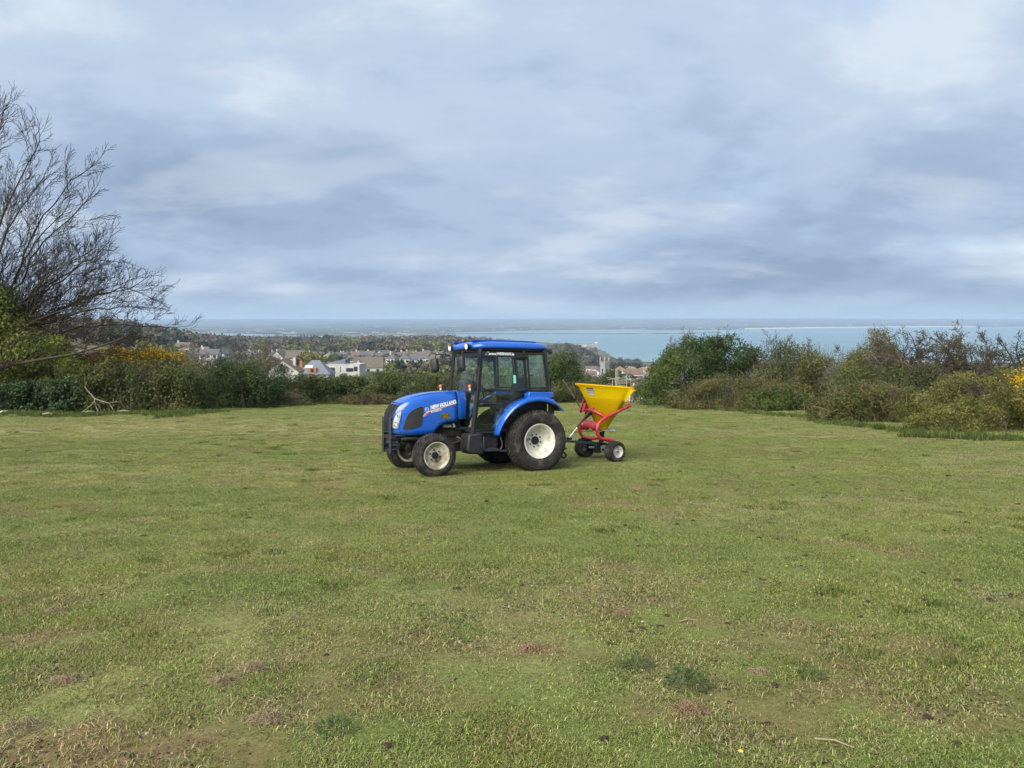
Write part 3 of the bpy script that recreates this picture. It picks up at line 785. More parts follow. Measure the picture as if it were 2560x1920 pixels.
def bare_trees():
    rng = np.random.default_rng(5)
    def thorn(name, label, px, row, y, H, seed, lean=0.0, leaf=0, col=(0.10, 0.088, 0.072), wide=1.0, n=9, base_h=None):
        rng = np.random.default_rng(seed)
        p = at(px, row, y); g = float(gz(p[0], y))
        root = empty(name, (p[0], y, g)); tag(root, label, 'tree')
        out = []
        trunk_h = H * 0.34
        t = np.linspace(0, 1, 6); T = np.stack([lean * t ** 1.5 + 0.05 * np.sin(t * 6), 0.05 * np.sin(t * 4), -0.15 + (trunk_h + 0.15) * t], 1)
        V, F = tubes([(T, np.linspace(H * 0.028, H * 0.018, 6))], 9)
        mesh_np('trunk', V, F, BARK, root, col=np.array(col)[None].repeat(len(V), 0), smooth=True)
        for k in range(n):
            a = k * 2.4 + rng.uniform(-0.4, 0.4); i = rng.uniform(0.45, 1)
            q = T[int(i * 5)]
            d = unit(np.array([math.cos(a) * wide + lean * 0.2, math.sin(a) * 0.8, rng.uniform(0.35, 1.1)]))
            grow(rng, q, d, H * rng.uniform(0.36, 0.52), H * 0.013, 0, 3, out, 0.26, (0, 0, 0.03), (7, 6, 5), (0.5, 1.15), (0.35, 0.6), 0.009, (7, 6, 4, 3), 0.2)
        bark_mesh('branches', out, col, root)
        if leaf:
            tips = np.concatenate([P[-2:] for l, P, r in out if l >= 2])
            P = tips[rng.integers(len(tips), size=leaf)] + rng.normal(0, 0.07, (leaf, 3))
            V, F = leaf_quads(rng, P, unit(rng.normal(0, 1, (leaf, 3))), 0.085, 0.6)
            mesh_np('foliage', V, F, LEAF, root, col=np.repeat(pick(rng, leaf, ((0.10, 0.10, 0.05), (0.14, 0.12, 0.075), (0.07, 0.08, 0.03))), 4, 0))
    thorn('thorn_tree', 'leafless thorn tree, second from the yellow green hawthorn', 2310, 900, 40.0, 6.4, 61, 0.1, 1400, (0.085, 0.070, 0.052))
    thorn('thorn_tree', 'slender grey thorn tree right beside the yellow green hawthorn', 2248, 900, 41.0, 6.6, 62, 0.0, 700, (0.12, 0.10, 0.075), 0.42, 7)
    thorn('thorn_tree', 'broad leafless thorn tree rising above the right end of the hedge', 2430, 900, 38.0, 6.5, 63, 0.35, 2200, (0.085, 0.070, 0.052), 1.15, 12)
    thorn('thorn_tree', 'dense grey thorn tree between two other leafless thorn trees', 2372, 900, 39.5, 6.3, 64, 0.0, 2000, (0.09, 0.075, 0.057), 1.0, 10)
    thorn('thorn_tree', 'bare gnarled tree cut off by the right edge of the photo', 2590, 900, 30.0, 6.2, 65, -0.25, 500, (0.055, 0.048, 0.042), 1.0, 8)
    # the big spreading tree on the left
    rng = np.random.default_rng(8)
    p = at(-40, 900, 44.0); g = float(gz(p[0], 44.0))
    root = empty('bare_tree', (p[0], 44.0, g)); tag(root, 'big leafless tree with wide arching limbs at the left edge', 'tree')
    col = (0.044, 0.036, 0.027)
    big = []; out = []
    T = smooth_path([(0.35, 0, -0.3), (0.5, 0, 1.0), (0.55, 0.1, 2.2), (0.1, 0.1, 3.6), (-0.9, 0.2, 5.4), (-1.5, 0.1, 8.0), (-1.8, 0, 11.0)], 4)
    T = np.array([list(q) for q in T]); big.append((T, np.linspace(0.52, 0.12, len(T))))
    # main limbs: (start height fraction index on the trunk, end offset)
    limbs = []
    for k in range(19):                                            # a fan of limbs from low right to upright
        th = R(7 + 88 * k / 18 + rng.normal(0, 1.5)); th = max(th, R(5))
        Rk = float(np.interp(math.degrees(th), [5, 12, 38, 55, 71, 85, 95], [8.6, 8.6, 8.3, 8.6, 11.2, 13.2, 13.6])) - rng.uniform(0, 1.0) - (1.2 if k % 3 == 1 else 0)
        yo = (-1.0, 1.4, 3.0, 0.4)[k % 4] + rng.normal(0, .4); o_ = np.array([.45 - .09 * k, 0, 1.9 + .16 * k])
        P_ = [o_] + [np.array([.3, yo * f ** .8, 3.0]) + f * Rk * np.array([math.cos(th + R(da)), 0, math.sin(th + R(da))]) for f, da in ((.34, 9), (.68, 4), (1.0, -3))]
        limbs.append(tuple(tuple(q) for q in P_))
    limbs += [((-1.0, 0.1, 5.8), (-3.2, -0.6, 8.6), (-5.2, -1.0, 11.4), (-6.8, -1.0, 13.2)), ((-0.2, 0.1, 4.2), (-3.0, 0.6, 6.0), (-6.0, 0.8, 8.2), (-8.6, 0.8, 10.0)), ((-1.4, 0.1, 7.6), (-2.4, 0.4, 11.2), (-3.0, 0.6, 13.4), (-3.0, 0.6, 15.4))]
    for li, pts in enumerate(limbs):
        P = np.array([list(q) for q in smooth_path(pts, 5)]); P[1:-1] += rng.normal(0, 0.07, P[1:-1].shape)
        rr = np.linspace(0.125 if li % 3 == 0 else 0.085, 0.022, len(P)); big.append((P, rr))
        k = (9 if li < 7 else 12) if li < 19 else 6
        for c in range(k):
            t = 0.16 + 0.84 * (c + rng.random()) / k
            i = min(int(t * (len(P) - 1)), len(P) - 2)
            base = unit(P[i + 1] - P[i]); side = unit(np.cross(base, rng.normal(0, 1, 3))); side = unit(side + np.array([0, 0, 0.25]))
            a = rng.uniform(0.35, 0.85)
            d = base * math.cos(a) + side * math.sin(a)
            grow(rng, P[i], d, rng.uniform(2.3, 3.9) * (1.12 - 0.5 * t), rr[i] * 0.36, 1, 3, out, 0.11, (0, 0, 0.03), (6, 7, 5), (0.35, 0.8), (0.42, 0.66), 0.0095, (8, 7, 5, 3), 0.2)
        d = unit(P[-1] - P[-2])
        grow(rng, P[-1], d, 2.2, 0.035, 1, 3, out, 0.11, (0, 0, 0.03), (6, 7, 5), (0.35, 0.8), (0.42, 0.66), 0.0095, (8, 7, 5, 3), 0.1)
    # lowest limb, reaching far right and drooping below the others
    P = np.array([list(q) for q in smooth_path([(-0.6, -2.0, 0.7), (0.8, -2.4, 1.5), (2.4, -2.6, 2.5), (4.6, -2.6, 3.0), (6.8, -2.4, 3.4), (9.2, -2.2, 4.2)], 5)])
    rr = np.linspace(0.16, 0.03, len(P)); big.append((P, rr))
    for c in range(15):
        t = 0.3 + 0.7 * (c + rng.random()) / 15; i = min(int(t * (len(P) - 1)), len(P) - 2)
        base = unit(P[i + 1] - P[i]); side = unit(unit(np.cross(base, rng.normal(0, 1, 3))) + np.array([0, 0, 0.5])); a = rng.uniform(0.35, 0.8)
        grow(rng, P[i], base * math.cos(a) + side * math.sin(a), rng.uniform(1.6, 2.7) * (1.1 - 0.45 * t), rr[i] * 0.4, 1, 3, out, 0.11, (0, 0, 0.03), (6, 8, 6), (0.35, 0.75), (0.4, 0.64), 0.0085, (7, 6, 5, 3), 0.2)
    V, F = tubes(big[:1], 12)
    mesh_np('trunk', V, F, BARK, root, col=np.array(col)[None] * (0.8 + 0.4 * vnoise(V[:, 0] * 5, V[:, 2] * 2, 3))[:, None], smooth=True)
    for P, r in big[1:]:
        V, F = tubes([(P, r)], 8)
        mesh_np('limb', V, F, BARK, root, col=np.array((0.062, 0.051, 0.036))[None] * (0.75 + 0.5 * vnoise(V[:, 0] * 5, V[:, 2] * 2, 3))[:, None], smooth=True)
    bark_mesh('twigs', out, col, root)
    print('twig paths', len(out))
left_hedges(); right_hedges(); bare_trees()
# ================================================================== the tractor (x forward, y to its left, z up; origin under the rear axle)
BLUE = mat('tractor_blue', (0.006, 0.088, 0.44), 0.26, coat=0.7, var=0.10, vscale=3, spec=0.5, dirt=((0.05, 0.10, 0.26), 0.14, 7))
BLACK = mat('black_plastic', (0.012, 0.013, 0.015), 0.55, var=0.25, vscale=9, dirt=((0.06, 0.052, 0.04), 0.12, 12))
BLACKM = mat('black_metal', (0.010, 0.011, 0.013), 0.45, metal=0.0, var=0.2, vscale=6)
SLATE = mat('slate_metal', (0.030, 0.036, 0.046), 0.45, var=0.2, vscale=8)
GREASE = mat('engine_dark', (0.012, 0.011, 0.010), 0.8, var=0.4, vscale=12, bump=0.3, bscale=40)
RUBBER = mat('tyre_rubber', (0.020, 0.0195, 0.019), 0.85, var=0.3, vscale=7, spec=0.3, dirt=((0.075, 0.066, 0.050), 0.34, 8), bump=0.2, bscale=60)
CREAM = mat('cream_rim', (0.64, 0.63, 0.54), 0.42, var=0.06, vscale=6, dirt=((0.30, 0.26, 0.19), 0.20, 9))
CREAM_MUDDY = mat('cream_rim_muddy', (0.58, 0.56, 0.46), 0.55, var=0.1, vscale=8, dirt=((0.20, 0.17, 0.115), 0.62, 6))
CHROME = mat('chrome', (0.62, 0.63, 0.64), 0.22, metal=1.0)
STEEL = mat('zinc_steel', (0.42, 0.43, 0.43), 0.4, metal=0.8, var=0.1)
LAMP = mat('lamp_reflector', (0.86, 0.87, 0.88), 0.2, metal=0.1, var=0.1, vscale=25)
WARM = mat('halogen_lamp', (0.75, 0.66, 0.5), 0.2, metal=0.4, emit=((1.0, 0.83, 0.55), 0.35))
ORANGE = mat('orange_lens', (0.75, 0.16, 0.02), 0.25, coat=0.4)
WHITE = mat('white_vinyl', (0.66, 0.66, 0.66), 0.4)
GLASS = glass_mat('green_cab_glass', (0.82, 0.94, 0.90), 0.03)
GLASS_CLEAR = glass_mat('lamp_glass', (0.93, 0.95, 0.96), 0.04)
FABRIC = mat('seat_fabric', (0.020, 0.022, 0.026), 0.9)
INTERIOR = mat('cab_interior', (0.045, 0.048, 0.050), 0.7, var=0.15)
MESHG = mat('grille_mesh', (0.016, 0.017, 0.018), 0.7, bump=0.6, bscale=160)

def slope_frame(x, y, th, z=None):
    n = Vector((0, SLOPE, 1)).normalized()
    f = Vector((-math.cos(th), -math.sin(th), 0)); f = (f - n * f.dot(n)).normalized()
    l = n.cross(f)
    o = Vector((x, y, float(gz(x, y)) if z is None else z))
    return Matrix(((f.x, l.x, n.x, o.x), (f.y, l.y, n.y, o.y), (f.z, l.z, n.z, o.z), (0, 0, 0, 1)))

HWT = [(1.30, .345), (1.6, .36), (1.9, .365), (2.05, .362)]
HZT = [(1.30, 1.438), (1.6, 1.43), (1.86, 1.408), (2.12, 1.358), (2.25, 1.32), (2.35, 1.27), (2.42, 1.215), (2.48, 1.14), (2.53, 1.05), (2.56, .95), (2.575, .85)]
HZB = [(1.30, .905), (1.5, .893), (1.58, .883), (1.68, .84), (1.75, .79), (1.80, .73), (1.83, .69), (2.3, .685), (2.5, .70), (2.575, .73)]
HSECT = [(0, .985), (.35, 1), (.6, 1), (.8, .965), (.91, .88), (.965, .72), (.99, .4), (1, 0)]
def _tab(t, x): return float(np.interp(x, [a for a, _ in t], [b for _, b in t]))
def hood_w(x):
    if x <= 2.05: return _tab(HWT, x)
    t = min(1, (x - 2.05) / 0.525); return .362 * max(0, 1 - t ** 2.5) ** (1 / 2.3)
def hood_y(x, z):
    b = .69 if x < 1.85 else _tab(HZB, x)
    return hood_w(x) * _tab(HSECT, (z - b) / max(1e-4, _tab(HZT, x) - b))
def hood_x(y, z):
    lo, hi = 2.0, 2.575
    for _ in range(40):
        m = (lo + hi) / 2
        if hood_y(m, z) > abs(y) and z < _tab(HZT, m): lo = m
        else: hi = m
    return lo
def hood_n(x, z, s=1):
    e = 0.01
    dx = (hood_y(x + e, z) - hood_y(x - e, z)) / (2 * e); dz = (hood_y(x, z + e) - hood_y(x, z - e)) / (2 * e)
    return Vector((-dx, s, -dz)).normalized()
def on_hood(x, z, off=0.004, s=1):
    return Vector((x, s * hood_y(x, z), z)) + hood_n(x, z, s) * off
def ring_patch(poly, fn, rings=5):
    """convex outline filled with concentric rings; fn(a, b) gives the 3-D point"""
    ca = sum(p[0] for p in poly) / len(poly); cb = sum(p[1] for p in poly) / len(poly); n = len(poly)
    V = [fn(ca, cb)]; F = []
    for r in range(1, rings + 1):
        k = r / rings
        V += [fn(ca + (a - ca) * k, cb + (b - cb) * k) for a, b in poly]
    F += [(0, 1 + i, 1 + (i + 1) % n) for i in range(n)]
    for r in range(rings - 1):
        o = 1 + r * n
        F += [(o + i, o + n + i, o + n + (i + 1) % n, o + (i + 1) % n) for i in range(n)]
    return V, F
def densify(poly, k=4):
    out = []
    P = [Vector((*p, 0)) for p in poly]; n = len(P)
    for i in range(n):
        p0, p1, p2, p3 = P[i - 1], P[i], P[(i + 1) % n], P[(i + 2) % n]
        for j in range(k):
            t = j / k
            q = 0.5 * ((2 * p1) + (p2 - p0) * t + (2 * p0 - 5 * p1 + 4 * p2 - p3) * t * t + (3 * p1 - p0 - 3 * p2 + p3) * t ** 3)
            out.append((q.x, q.y))
    return out

def make_wheel(parent, Rt, hwid, rr, inset, n_lug, rows, rim_mat, hub_r, nuts, nut_r, lug=0.02):
    """axis along +y, outer side towards +y"""
    w = empty('wheel', (0, 0, 0), parent)
    t = MB(); b = Rt - lug
    prof = [(rr + .004, hwid * .70), (rr + .03, hwid * .86), (rr + (b - rr) * .35, hwid * .99), (rr + (b - rr) * .62, hwid * 1.0), (b - .035, hwid * .95), (b - .01, hwid * .82), (b, hwid * .5), (b + .004, 0)]
    prof = prof + [(r, -d) for r, d in prof[-2::-1]]
    prof += [(rr - .01, -hwid * .6), (rr - .01, hwid * .6)]
    t.lathe(prof, (0, 0, 0), (0, 1, 0), 64, closed=True)
    for k in range(n_lug):
        for j in range(rows):
            u = (j + .5) / rows * 2 - 1
            a = 2 * math.pi * (k + (0.5 if j % 2 else 0) + abs(u) * 0.55) / n_lug
            edge = abs(u) > 0.72
            rad = b - (0.012 if edge else -0.002) + lug * .42
            arc = 2 * math.pi * Rt / n_lug * 0.58
            rot = Matrix.Rotation(-a, 3, 'Y') @ Matrix.Rotation((0.32 if u > 0 else -0.32), 3, 'Z')
            if edge: rot = Matrix.Rotation(-a, 3, 'Y') @ Matrix.Rotation(u * -0.42, 3, 'X') @ Matrix.Rotation((0.5 if u > 0 else -0.5), 3, 'Z')
            t.box((-math.sin(a) * rad, u * hwid * .86, math.cos(a) * rad), (arc, 2 * hwid * .8 / rows, lug * 1.1), rot)
    t.build('tyre', RUBBER, w, angle=30)
    r = MB()
    yo = hwid * .80
    r.lathe([(rr + .012, yo + .012), (rr + .016, yo), (rr, yo - .01), (rr - .012, yo - .03), (rr - .022, yo - .06), (rr - .025, yo - inset * .55), (rr - .05, yo - inset * .8), (rr * .62, yo - inset), (rr * .45, yo - inset + .01), (hub_r * 1.05, yo - inset + .012), (hub_r * 1.05, yo - inset - .03)], (0, 0, 0), (0, 1, 0), 56)
    r.lathe([(rr + .012, yo + .012), (rr - .004, yo + .008), (rr - .02, yo - .028), (rr - .034, yo - .055)], (0, 0, 0), (0, 1, 0), 56)
    r.lathe([(rr - .03, yo - inset * .6), (rr - .03, -hwid * .8), (rr + .012, -hwid * .84)], (0, 0, 0), (0, 1, 0), 48)
    r.build('rim', rim_mat, w, solid=0.0)
    h = MB()
    h.lathe([(0, yo - inset + .05), (hub_r * .8, yo - inset + .048), (hub_r, yo - inset + .03), (hub_r, yo - inset - .02)], (0, 0, 0), (0, 1, 0), 24)
    h.build('hub', BLACKM, w)
    for k in range(nuts):
        a = 2 * math.pi * (k + .3) / nuts
        q = Vector((math.cos(a) * nut_r, yo - inset + .012, math.sin(a) * nut_r))
        MB().tube([q, q + Vector((0, .018, 0))], .015, 6).build('wheel_nut', BLACKM, w, smooth=False)
    return w

def build_tractor():
    T = empty('tractor'); T.matrix_world = slope_frame(.09, 14.42, R(27))
    tag(T, 'blue compact tractor with black cab and cream wheel rims parked on the grass', 'tractor')
    WB = 1.95
    # ---- wheels
    rear = make_wheel(T, .555, .205, .30, .20, 50, 8, CREAM, .075, 8, .115, 0.021)
    front = make_wheel(T, .368, .15, .222, .095, 42, 7, CREAM_MUDDY, .06, 6, .095, 0.016)
    rear.location = (0, .745, .537)
    c = copy_tree(rear, T); c.location = (0, -.745, .537); c.rotation_euler = (0, 0.4, math.pi)
    front.location = (WB, .715, .352); front.rotation_euler = (0, 0, R(2))
    c = copy_tree(front, T); c.location = (WB, -.715, .352); c.rotation_euler = (0, 0.7, math.pi + R(2))

    # ---- bonnet
    stations = [1.365, 1.45, 1.55, 1.62, 1.68, 1.72, 1.76, 1.79, 1.815, 1.84, 1.9, 2.0, 2.08, 2.16, 2.24, 2.31, 2.37, 2.42, 2.46, 2.495, 2.52, 2.54, 2.555, 2.565]
    G = []
    for x in stations:
        zb_, zt_ = _tab(HZB, x), _tab(HZT, x)
        row = [(x, hood_y(x, zb_ + (zt_ - zb_) * f) if f < 1 else 0, zb_ + (zt_ - zb_) * f) for f in (0, .12, .25, .4, .55, .68, .78, .85, .9, .94, .97, .985, .995, 1)]
        G.append(row + [(p[0], -p[1], p[2]) for p in row[-2::-1]])
    h = MB(); h.grid(G)
    k = len(G[0]); nst = len(G)
    h.f.append(tuple((nst - 1) * k + j for j in range(k)))
    hood = h.build('bonnet', BLUE, T, angle=50, solid=0.012)
    # raised centre panel line on the bonnet top
    m = MB()
    for s in (-1, 1):
        m.tube([Vector((x, s * _tab([(1.37, .27), (2.0, .245), (2.38, .17)], x), _tab(HZT, x) - .002 - (.012 if x > 2.2 else .006))) for x in np.linspace(1.37, 2.38, 16)], .007, 6)
    m.build('crease', BLUE, hood)
    # nose lip above the grille
    m = MB()
    P = []
    for t in np.linspace(-1, 1, 17):
        y = .275 * t; z = 1.222 + .012 * (1 - abs(t) ** 2)
        x = hood_x(y, z)
        P.append((x + .012, y * 1.01, z + .006))
    m.tube(P, .016, 8, flat=0.8); m.build('nose_lip', BLUE, hood)
    # front grille
    rows = []
    for z in np.linspace(.735, 1.205, 16):
        w = _tab([(.735, .155), (.875, .175), (.97, .208), (1.12, .245), (1.205, .262)], z)
        rows.append([Vector((hood_x(w * t, z), w * t, z)) + Vector((.012, 0, .004)) for t in np.linspace(-1, 1, 21)])
    g = MB(); g.grid(rows); grille = g.build('front_grille', MESHG, T)
    for t in (-.75, -.5, -.25, 0, .25, .5, .75):
        MB().tube([r[int((t + 1) * 10)] + Vector((.006, 0, 0)) for r in rows], .006, 6).build('grille_bar', BLACK, grille)
    # side grilles, headlights
    SG = [(2.026, 1.157), (2.031, 1.018), (2.045, .888), (2.07, .84), (2.196, .794), (2.354, .777), (2.339, .877), (2.309, .974), (2.262, 1.055), (2.179, 1.115)]
    HL = [(2.403, 1.097), (2.386, 1.071), (2.399, .974), (2.42, .893), (2.433, .804), (2.48, .795), (2.52, .807), (2.515, .892), (2.493, .973), (2.459, 1.047)]
    for s in (1, -1):
        V, F = ring_patch(densify(SG, 3), lambda a, b: on_hood(a, b, .010, s)); MB().add(V, F).build('side_grille', MESHG, T)
        gp = densify(SG, 3)
        MB().tube([on_hood(a, b, .008, s) for a, b in gp] + [on_hood(*gp[0], .008, s)], .007, 6).build('grille_trim', BLACK, T)
        V, F = ring_patch(densify(HL, 3), lambda a, b: on_hood(a, b, .008, s)); hl = MB().add(V, F).build('headlight', LAMP, T)
        V, F = ring_patch(densify(HL, 3), lambda a, b: on_hood(a, b, .020 + .012 * (1 - min(1, ((a - 2.45) / .08) ** 2)), s)); MB().add(V, F).build('lens', GLASS_CLEAR, hl)
        for (a, b, r) in ((2.425, 1.015, .030), (2.462, .87, .042)):
            q = on_hood(a, b, .012, s); n = (hood_n(a, b, s) + Vector((.8, 0, 0))).normalized()
            MB().lathe([(.001, -.006), (r * .45, .0), (r * .8, .012), (r, .024)], q - n * .004, n, 18).build('reflector', CHROME, hl)
        hp = densify(HL, 3)
        MB().tube([on_hood(a, b, .006, s) for a, b in hp] + [on_hood(*hp[0], .006, s)], .009, 6).build('bezel', BLUE, hl)
        V, F = ring_patch([(2.433, .739), (2.39, .739), (2.39, .705), (2.433, .705)], lambda a, b: on_hood(a, b, .006, s)); MB().add(V, F).build('slot', BLACKM, T)
    # lettering on the bonnet sides
    for s in (1, -1):
        ang = math.atan2(.105, -.498)
        def along(x0, z0, a, b, s=s, off=.0085):
            # a runs rearwards (+) on the left side; mirrored text on the other side runs forwards
            ux, uz = (-.9785, .206)
            x = x0 + ux * a * 1.0 - uz * 0 + b * .0; z = z0 + uz * a + b * .98
            return on_hood(x, z, off, s)
        if s == 1: fn = lambda a, b: along(1.880, 1.118, a, b)
        else: fn = lambda a, b: along(1.392, 1.218, -a, b)
        V, F = text_mesh('NEW HOLLAND', .092, fn, bold=.0055, width=.50); MB().add(V, F).build('bonnet_lettering', WHITE, T, smooth=False, fix=False)
        if s == 1: fn = lambda a, b: along(1.872, 1.058, a, b)
        else: fn = lambda a, b: along(1.68, 1.098, -a, b)
        V, F = text_mesh('BOOMER 50', .045, fn, bold=.0016, width=.20); MB().add(V, F).build('model_lettering', WHITE, T, smooth=False, fix=False)
        # swoosh: white line above an orange one
        for nm, mt, lo, hi in (('stripe', WHITE, 0.0, .010), ('stripe', ORANGE, -.012, 0.0)):
            rws = [[], []]
            for t in np.linspace(0, 1, 24):
                x = 2.02 - t * .645
                z = 1.005 + (.055 * (1 - (1 - min(1, t / .16)) ** 2)) + .165 * max(0, t - .05) / .95
                wid = 1.0 - t * .55 + (2.2 * max(0, 1 - abs(t - .08) / .1) if lo < 0 else 0)
                rws[0].append(on_hood(x, z + lo * wid, .0072, s)); rws[1].append(on_hood(x, z + hi * wid, .0072, s))
            m = MB(); m.grid(rws); m.build(nm, mt, T, fix=False)
        # round emblem
        ring = [(1.950 + .040 * math.cos(a), 1.116 + .040 * math.sin(a)) for a in np.linspace(0, 2 * math.pi, 24, endpoint=False)]
        V, F = ring_patch(ring, lambda a, b: on_hood(a, b, .008, s), 3); em = MB().add(V, F).build('emblem', mat('emblem_silver', (0.42, 0.50, 0.66), 0.3, metal=.3), T, fix=False)
        m = MB()
        m.tube([on_hood(1.950, 1.086 + t * .055, .0095, s) for t in (0, .5, 1)], .003, 5)
        for q in (-1, 1):
            for zz in (1.095, 1.112, 1.128):
                m.tube([on_hood(1.950, zz, .0095, s), on_hood(1.950 + q * .020, zz + .014, .0095, s)], .003, 5)
        m.build('leaf_mark', BLUE, em)
        # dealer's oval sticker
        ov = [(1.602 + .098 * math.cos(a), .997 + .054 * math.sin(a)) for a in np.linspace(0, 2 * math.pi, 32, endpoint=False)]
        V, F = ring_patch(ov, lambda a, b: on_hood(a, b, .0075, s), 3); st = MB().add(V, F).build('oval_sticker', mat('sticker_black', (.015, .013, .012), .4), T, fix=False)
        gold = mat('sticker_gold', (.50, .33, .06), .5)
        pr = [on_hood(1.602 + .090 * math.cos(a), .997 + .048 * math.sin(a), .0085, s) for a in np.linspace(0, 2 * math.pi, 33)]
        MB().tube(pr, .0022, 4).build('sticker_border', gold, st)
        for txt, zz, wd in (('W.R. SHAW', 1.014, .10), ('www.WRSHAW.ie', .990, .135), ('W.R. SHAW', .966, .085)):
            x0 = 1.602 + wd / 2
            fn = (lambda a, b, zz=zz, wd=wd: on_hood(1.602 + s * (wd / 2 - a), zz + b, .0088, s))
            V, F = text_mesh(txt, .021, fn, bold=.0006, width=wd); MB().add(V, F).build('sticker_lettering', gold, st, smooth=False, fix=False)
    # ---- cowl behind the bonnet
    sec = [(.345, .935), (.352, 1.15), (.348, 1.29), (.325, 1.385), (.27, 1.425), (.14, 1.438), (0, 1.44)]
    full = sec + [(-y, z) for y, z in sec[-2::-1]]
    m = MB(); m.grid([[(x, y * k, .935 + (z - .935) * kz) for y, z in full] for x, k, kz in ((1.352, .985, .985), (1.35, 1.0, 1.0), (1.21, 1.0, 1.0), (1.20, .98, .985))])
    m.build('cowl', BLUE, T, angle=45, solid=.01)
    m = MB(); m.grid([[(x, y * .965, .935 + (z - .935) * .965) for y, z in full] for x in (1.38, 1.15)]); m.build('cowl_seal', BLACK, T, angle=45)
    m = MB(); m.box((1.18, 0, 1.16), (.06, .66, .5)); m.build('firewall', BLACK, T, bevel=.01)

    # ---- engine bay, chassis, axles
    m = MB()
    m.box((1.55, 0, .78), (.62, .42, .30)); m.box((1.75, 0, .62), (1.5, .36, .20)); m.box((1.0, 0, .50), (1.0, .34, .30)); m.box((2.25, 0, .64), (.62, .50, .06))
    m.box((.25, 0, .58), (1.1, .44, .46)); m.tube([(1.3, .18, .60), (1.3, .28, .52), (1.45, .30, .5)], .035, 8); m.tube([(1.72, .22, .76), (1.42, .24, .80), (1.3, .24, .74)], .022, 8)
    m.tube([(1.58, .25, .84), (1.46, .27, .85), (1.36, .28, .80)], .014, 8)
    m.build('chassis', GREASE, T, bevel=.012)
    m = MB(); m.box((1.53, .25, .815), (.17, .05, .055)); m.build('filter', mat('filter_grey', (.30, .30, .24), .5, var=.3, vscale=20), T, bevel=.01)
    m = MB(); m.tube([(1.42, .255, .86), (1.39, .27, .79)], .03, 12); m.build('reservoir', STEEL, T)
    m = MB(); m.tube([(1.36, .24, .95), (1.37, .25, .90)], .022, 10); m.build('cap', STEEL, T)
    m = MB(); m.tube([(1.34, .25, .62), (1.2, .28, .545)], .014, 8); m.build('hydraulic_pipe', STEEL, T)
    m = MB(); m.tube([(WB, -.60, .36), (WB, -.32, .40), (WB, 0, .42), (WB, .32, .40), (WB, .60, .36)], [.075, .06, .085, .06, .075], 12); m.box((WB, 0, .48), (.26, .3, .14))
    for s in (-1, 1): m.tube([(WB - .02, s * .52, .30), (WB - .02, s * .55, .52)], .075, 12)
    m.tube([(WB - .2, -.5, .40), (WB - .2, .5, .40)], .018, 8)
    m.build('front_axle', GREASE, T)
    m = MB(); m.tube([(0, -.62, .545), (0, .62, .545)], .11, 14); m.box((0, 0, .56), (.42, .5, .44)); m.build('rear_axle', GREASE, T, bevel=.01)
    m = MB(); m.tube([(2.40, .30, .60), (2.30, .31, .615), (2.14, .31, .61), (1.95, .30, .58)], .034, 10); m.build('front_pipe', BLACK, T)
    m = MB(); m.box((2.14, .0, .672), (.72, .60, .022)); m.build('bonnet_sill', SLATE, T, bevel=.006)
    # ---- front weight bracket
    fb = empty('front_bracket', (-.085, 0, 0), T)
    for y in (-.20, .20):
        m = MB(); m.prism([(2.60, .99), (2.64, .99), (2.64, .36), (2.60, .36)], lambda a, b, t: (a, t, b), y - .006, y + .006)
        m.prism([(2.49, .70), (2.60, .70), (2.60, .40), (2.49, .43)], lambda a, b, t: (a, t, b), y - .006, y + .006); m.build('bracket_plate', SLATE, fb, bevel=.004)
        m = MB(); m.box((2.645, y, .675), (.014, .09, .63)); m.build('bracket_flange', SLATE, fb, bevel=.004)
        for z in (.72, .50, .43):
            MB().box((2.58, y * 1.0, z), (.15, .10, .012)).build('bracket_rib', SLATE, fb, bevel=.003)
        for z in (.66, .62, .56, .47):
            MB().tube([(2.53, y + .006, z), (2.53, y + .02, z)], .012, 8).build('bolt', CHROME, fb)
    MB().box((2.60, 0, .60), (.02, .4, .16)).build('bracket_cross', SLATE, fb, bevel=.004)

    # ---- cab frame
    AP = lambda z: _tab([(.70, 1.187), (1.557, 1.096), (2.17, 1.033)], z)
    CP = lambda z: _tab([(1.43, -.361), (2.165, -.261)], z)
    Y0 = lambda z: _tab([(.70, .60), (1.43, .63), (2.2, .605)], z)
    for s in (1, -1):
        m = MB(); P = [(AP(z), s * Y0(z), z) for z in np.linspace(.69, 2.19, 9)]
        m.tube(P, .038, 8); m.build('front_pillar', BLACKM, T)
        m = MB(); m.tube([(CP(z), s * Y0(z), z) for z in np.linspace(1.40, 2.19, 5)], .034, 8); m.build('rear_pillar', BLACKM, T)
        m = MB(); m.tube([(.115, s * .625, 1.42), (.15, s * .622, 1.8), (.175, s * .605, 2.17)], .026, 8); m.build('middle_pillar', BLACKM, T)
        m = MB(); m.tube([(1.19, s * .60, .70), (.95, s * .60, .70), (.76, s * .60, .70)], .03, 8); m.build('sill', BLACKM, T)
        # cab side below the quarter window
        m = MB(); m.prism([(.14, 1.41), (-.37, 1.41), (-.36, 1.45), (.14, 1.46)], lambda a, b, t: (a, t, b), s * .60, s * .64); m.build('waist_rail', BLACKM, T)
        # quarter window
        q = [(.085, 1.475), (.125, 2.115), (-.225, 2.125), (-.322, 1.475)]
        qi = [(.055, 1.50), (.090, 2.085), (-.205, 2.095), (-.285, 1.50)]
        qw = empty('quarter_window', (0, 0, 0), T)
        fn = lambda a, b, t: (a, s * (Y0(b) + .012 + t), b)
        m = MB(); m.frame(q, qi, fn, 0, .014); m.build('frame', BLACKM, qw)
        m = MB(); m.prism(q, fn, .003, .007); m.build('pane', GLASS, qw, smooth=False)
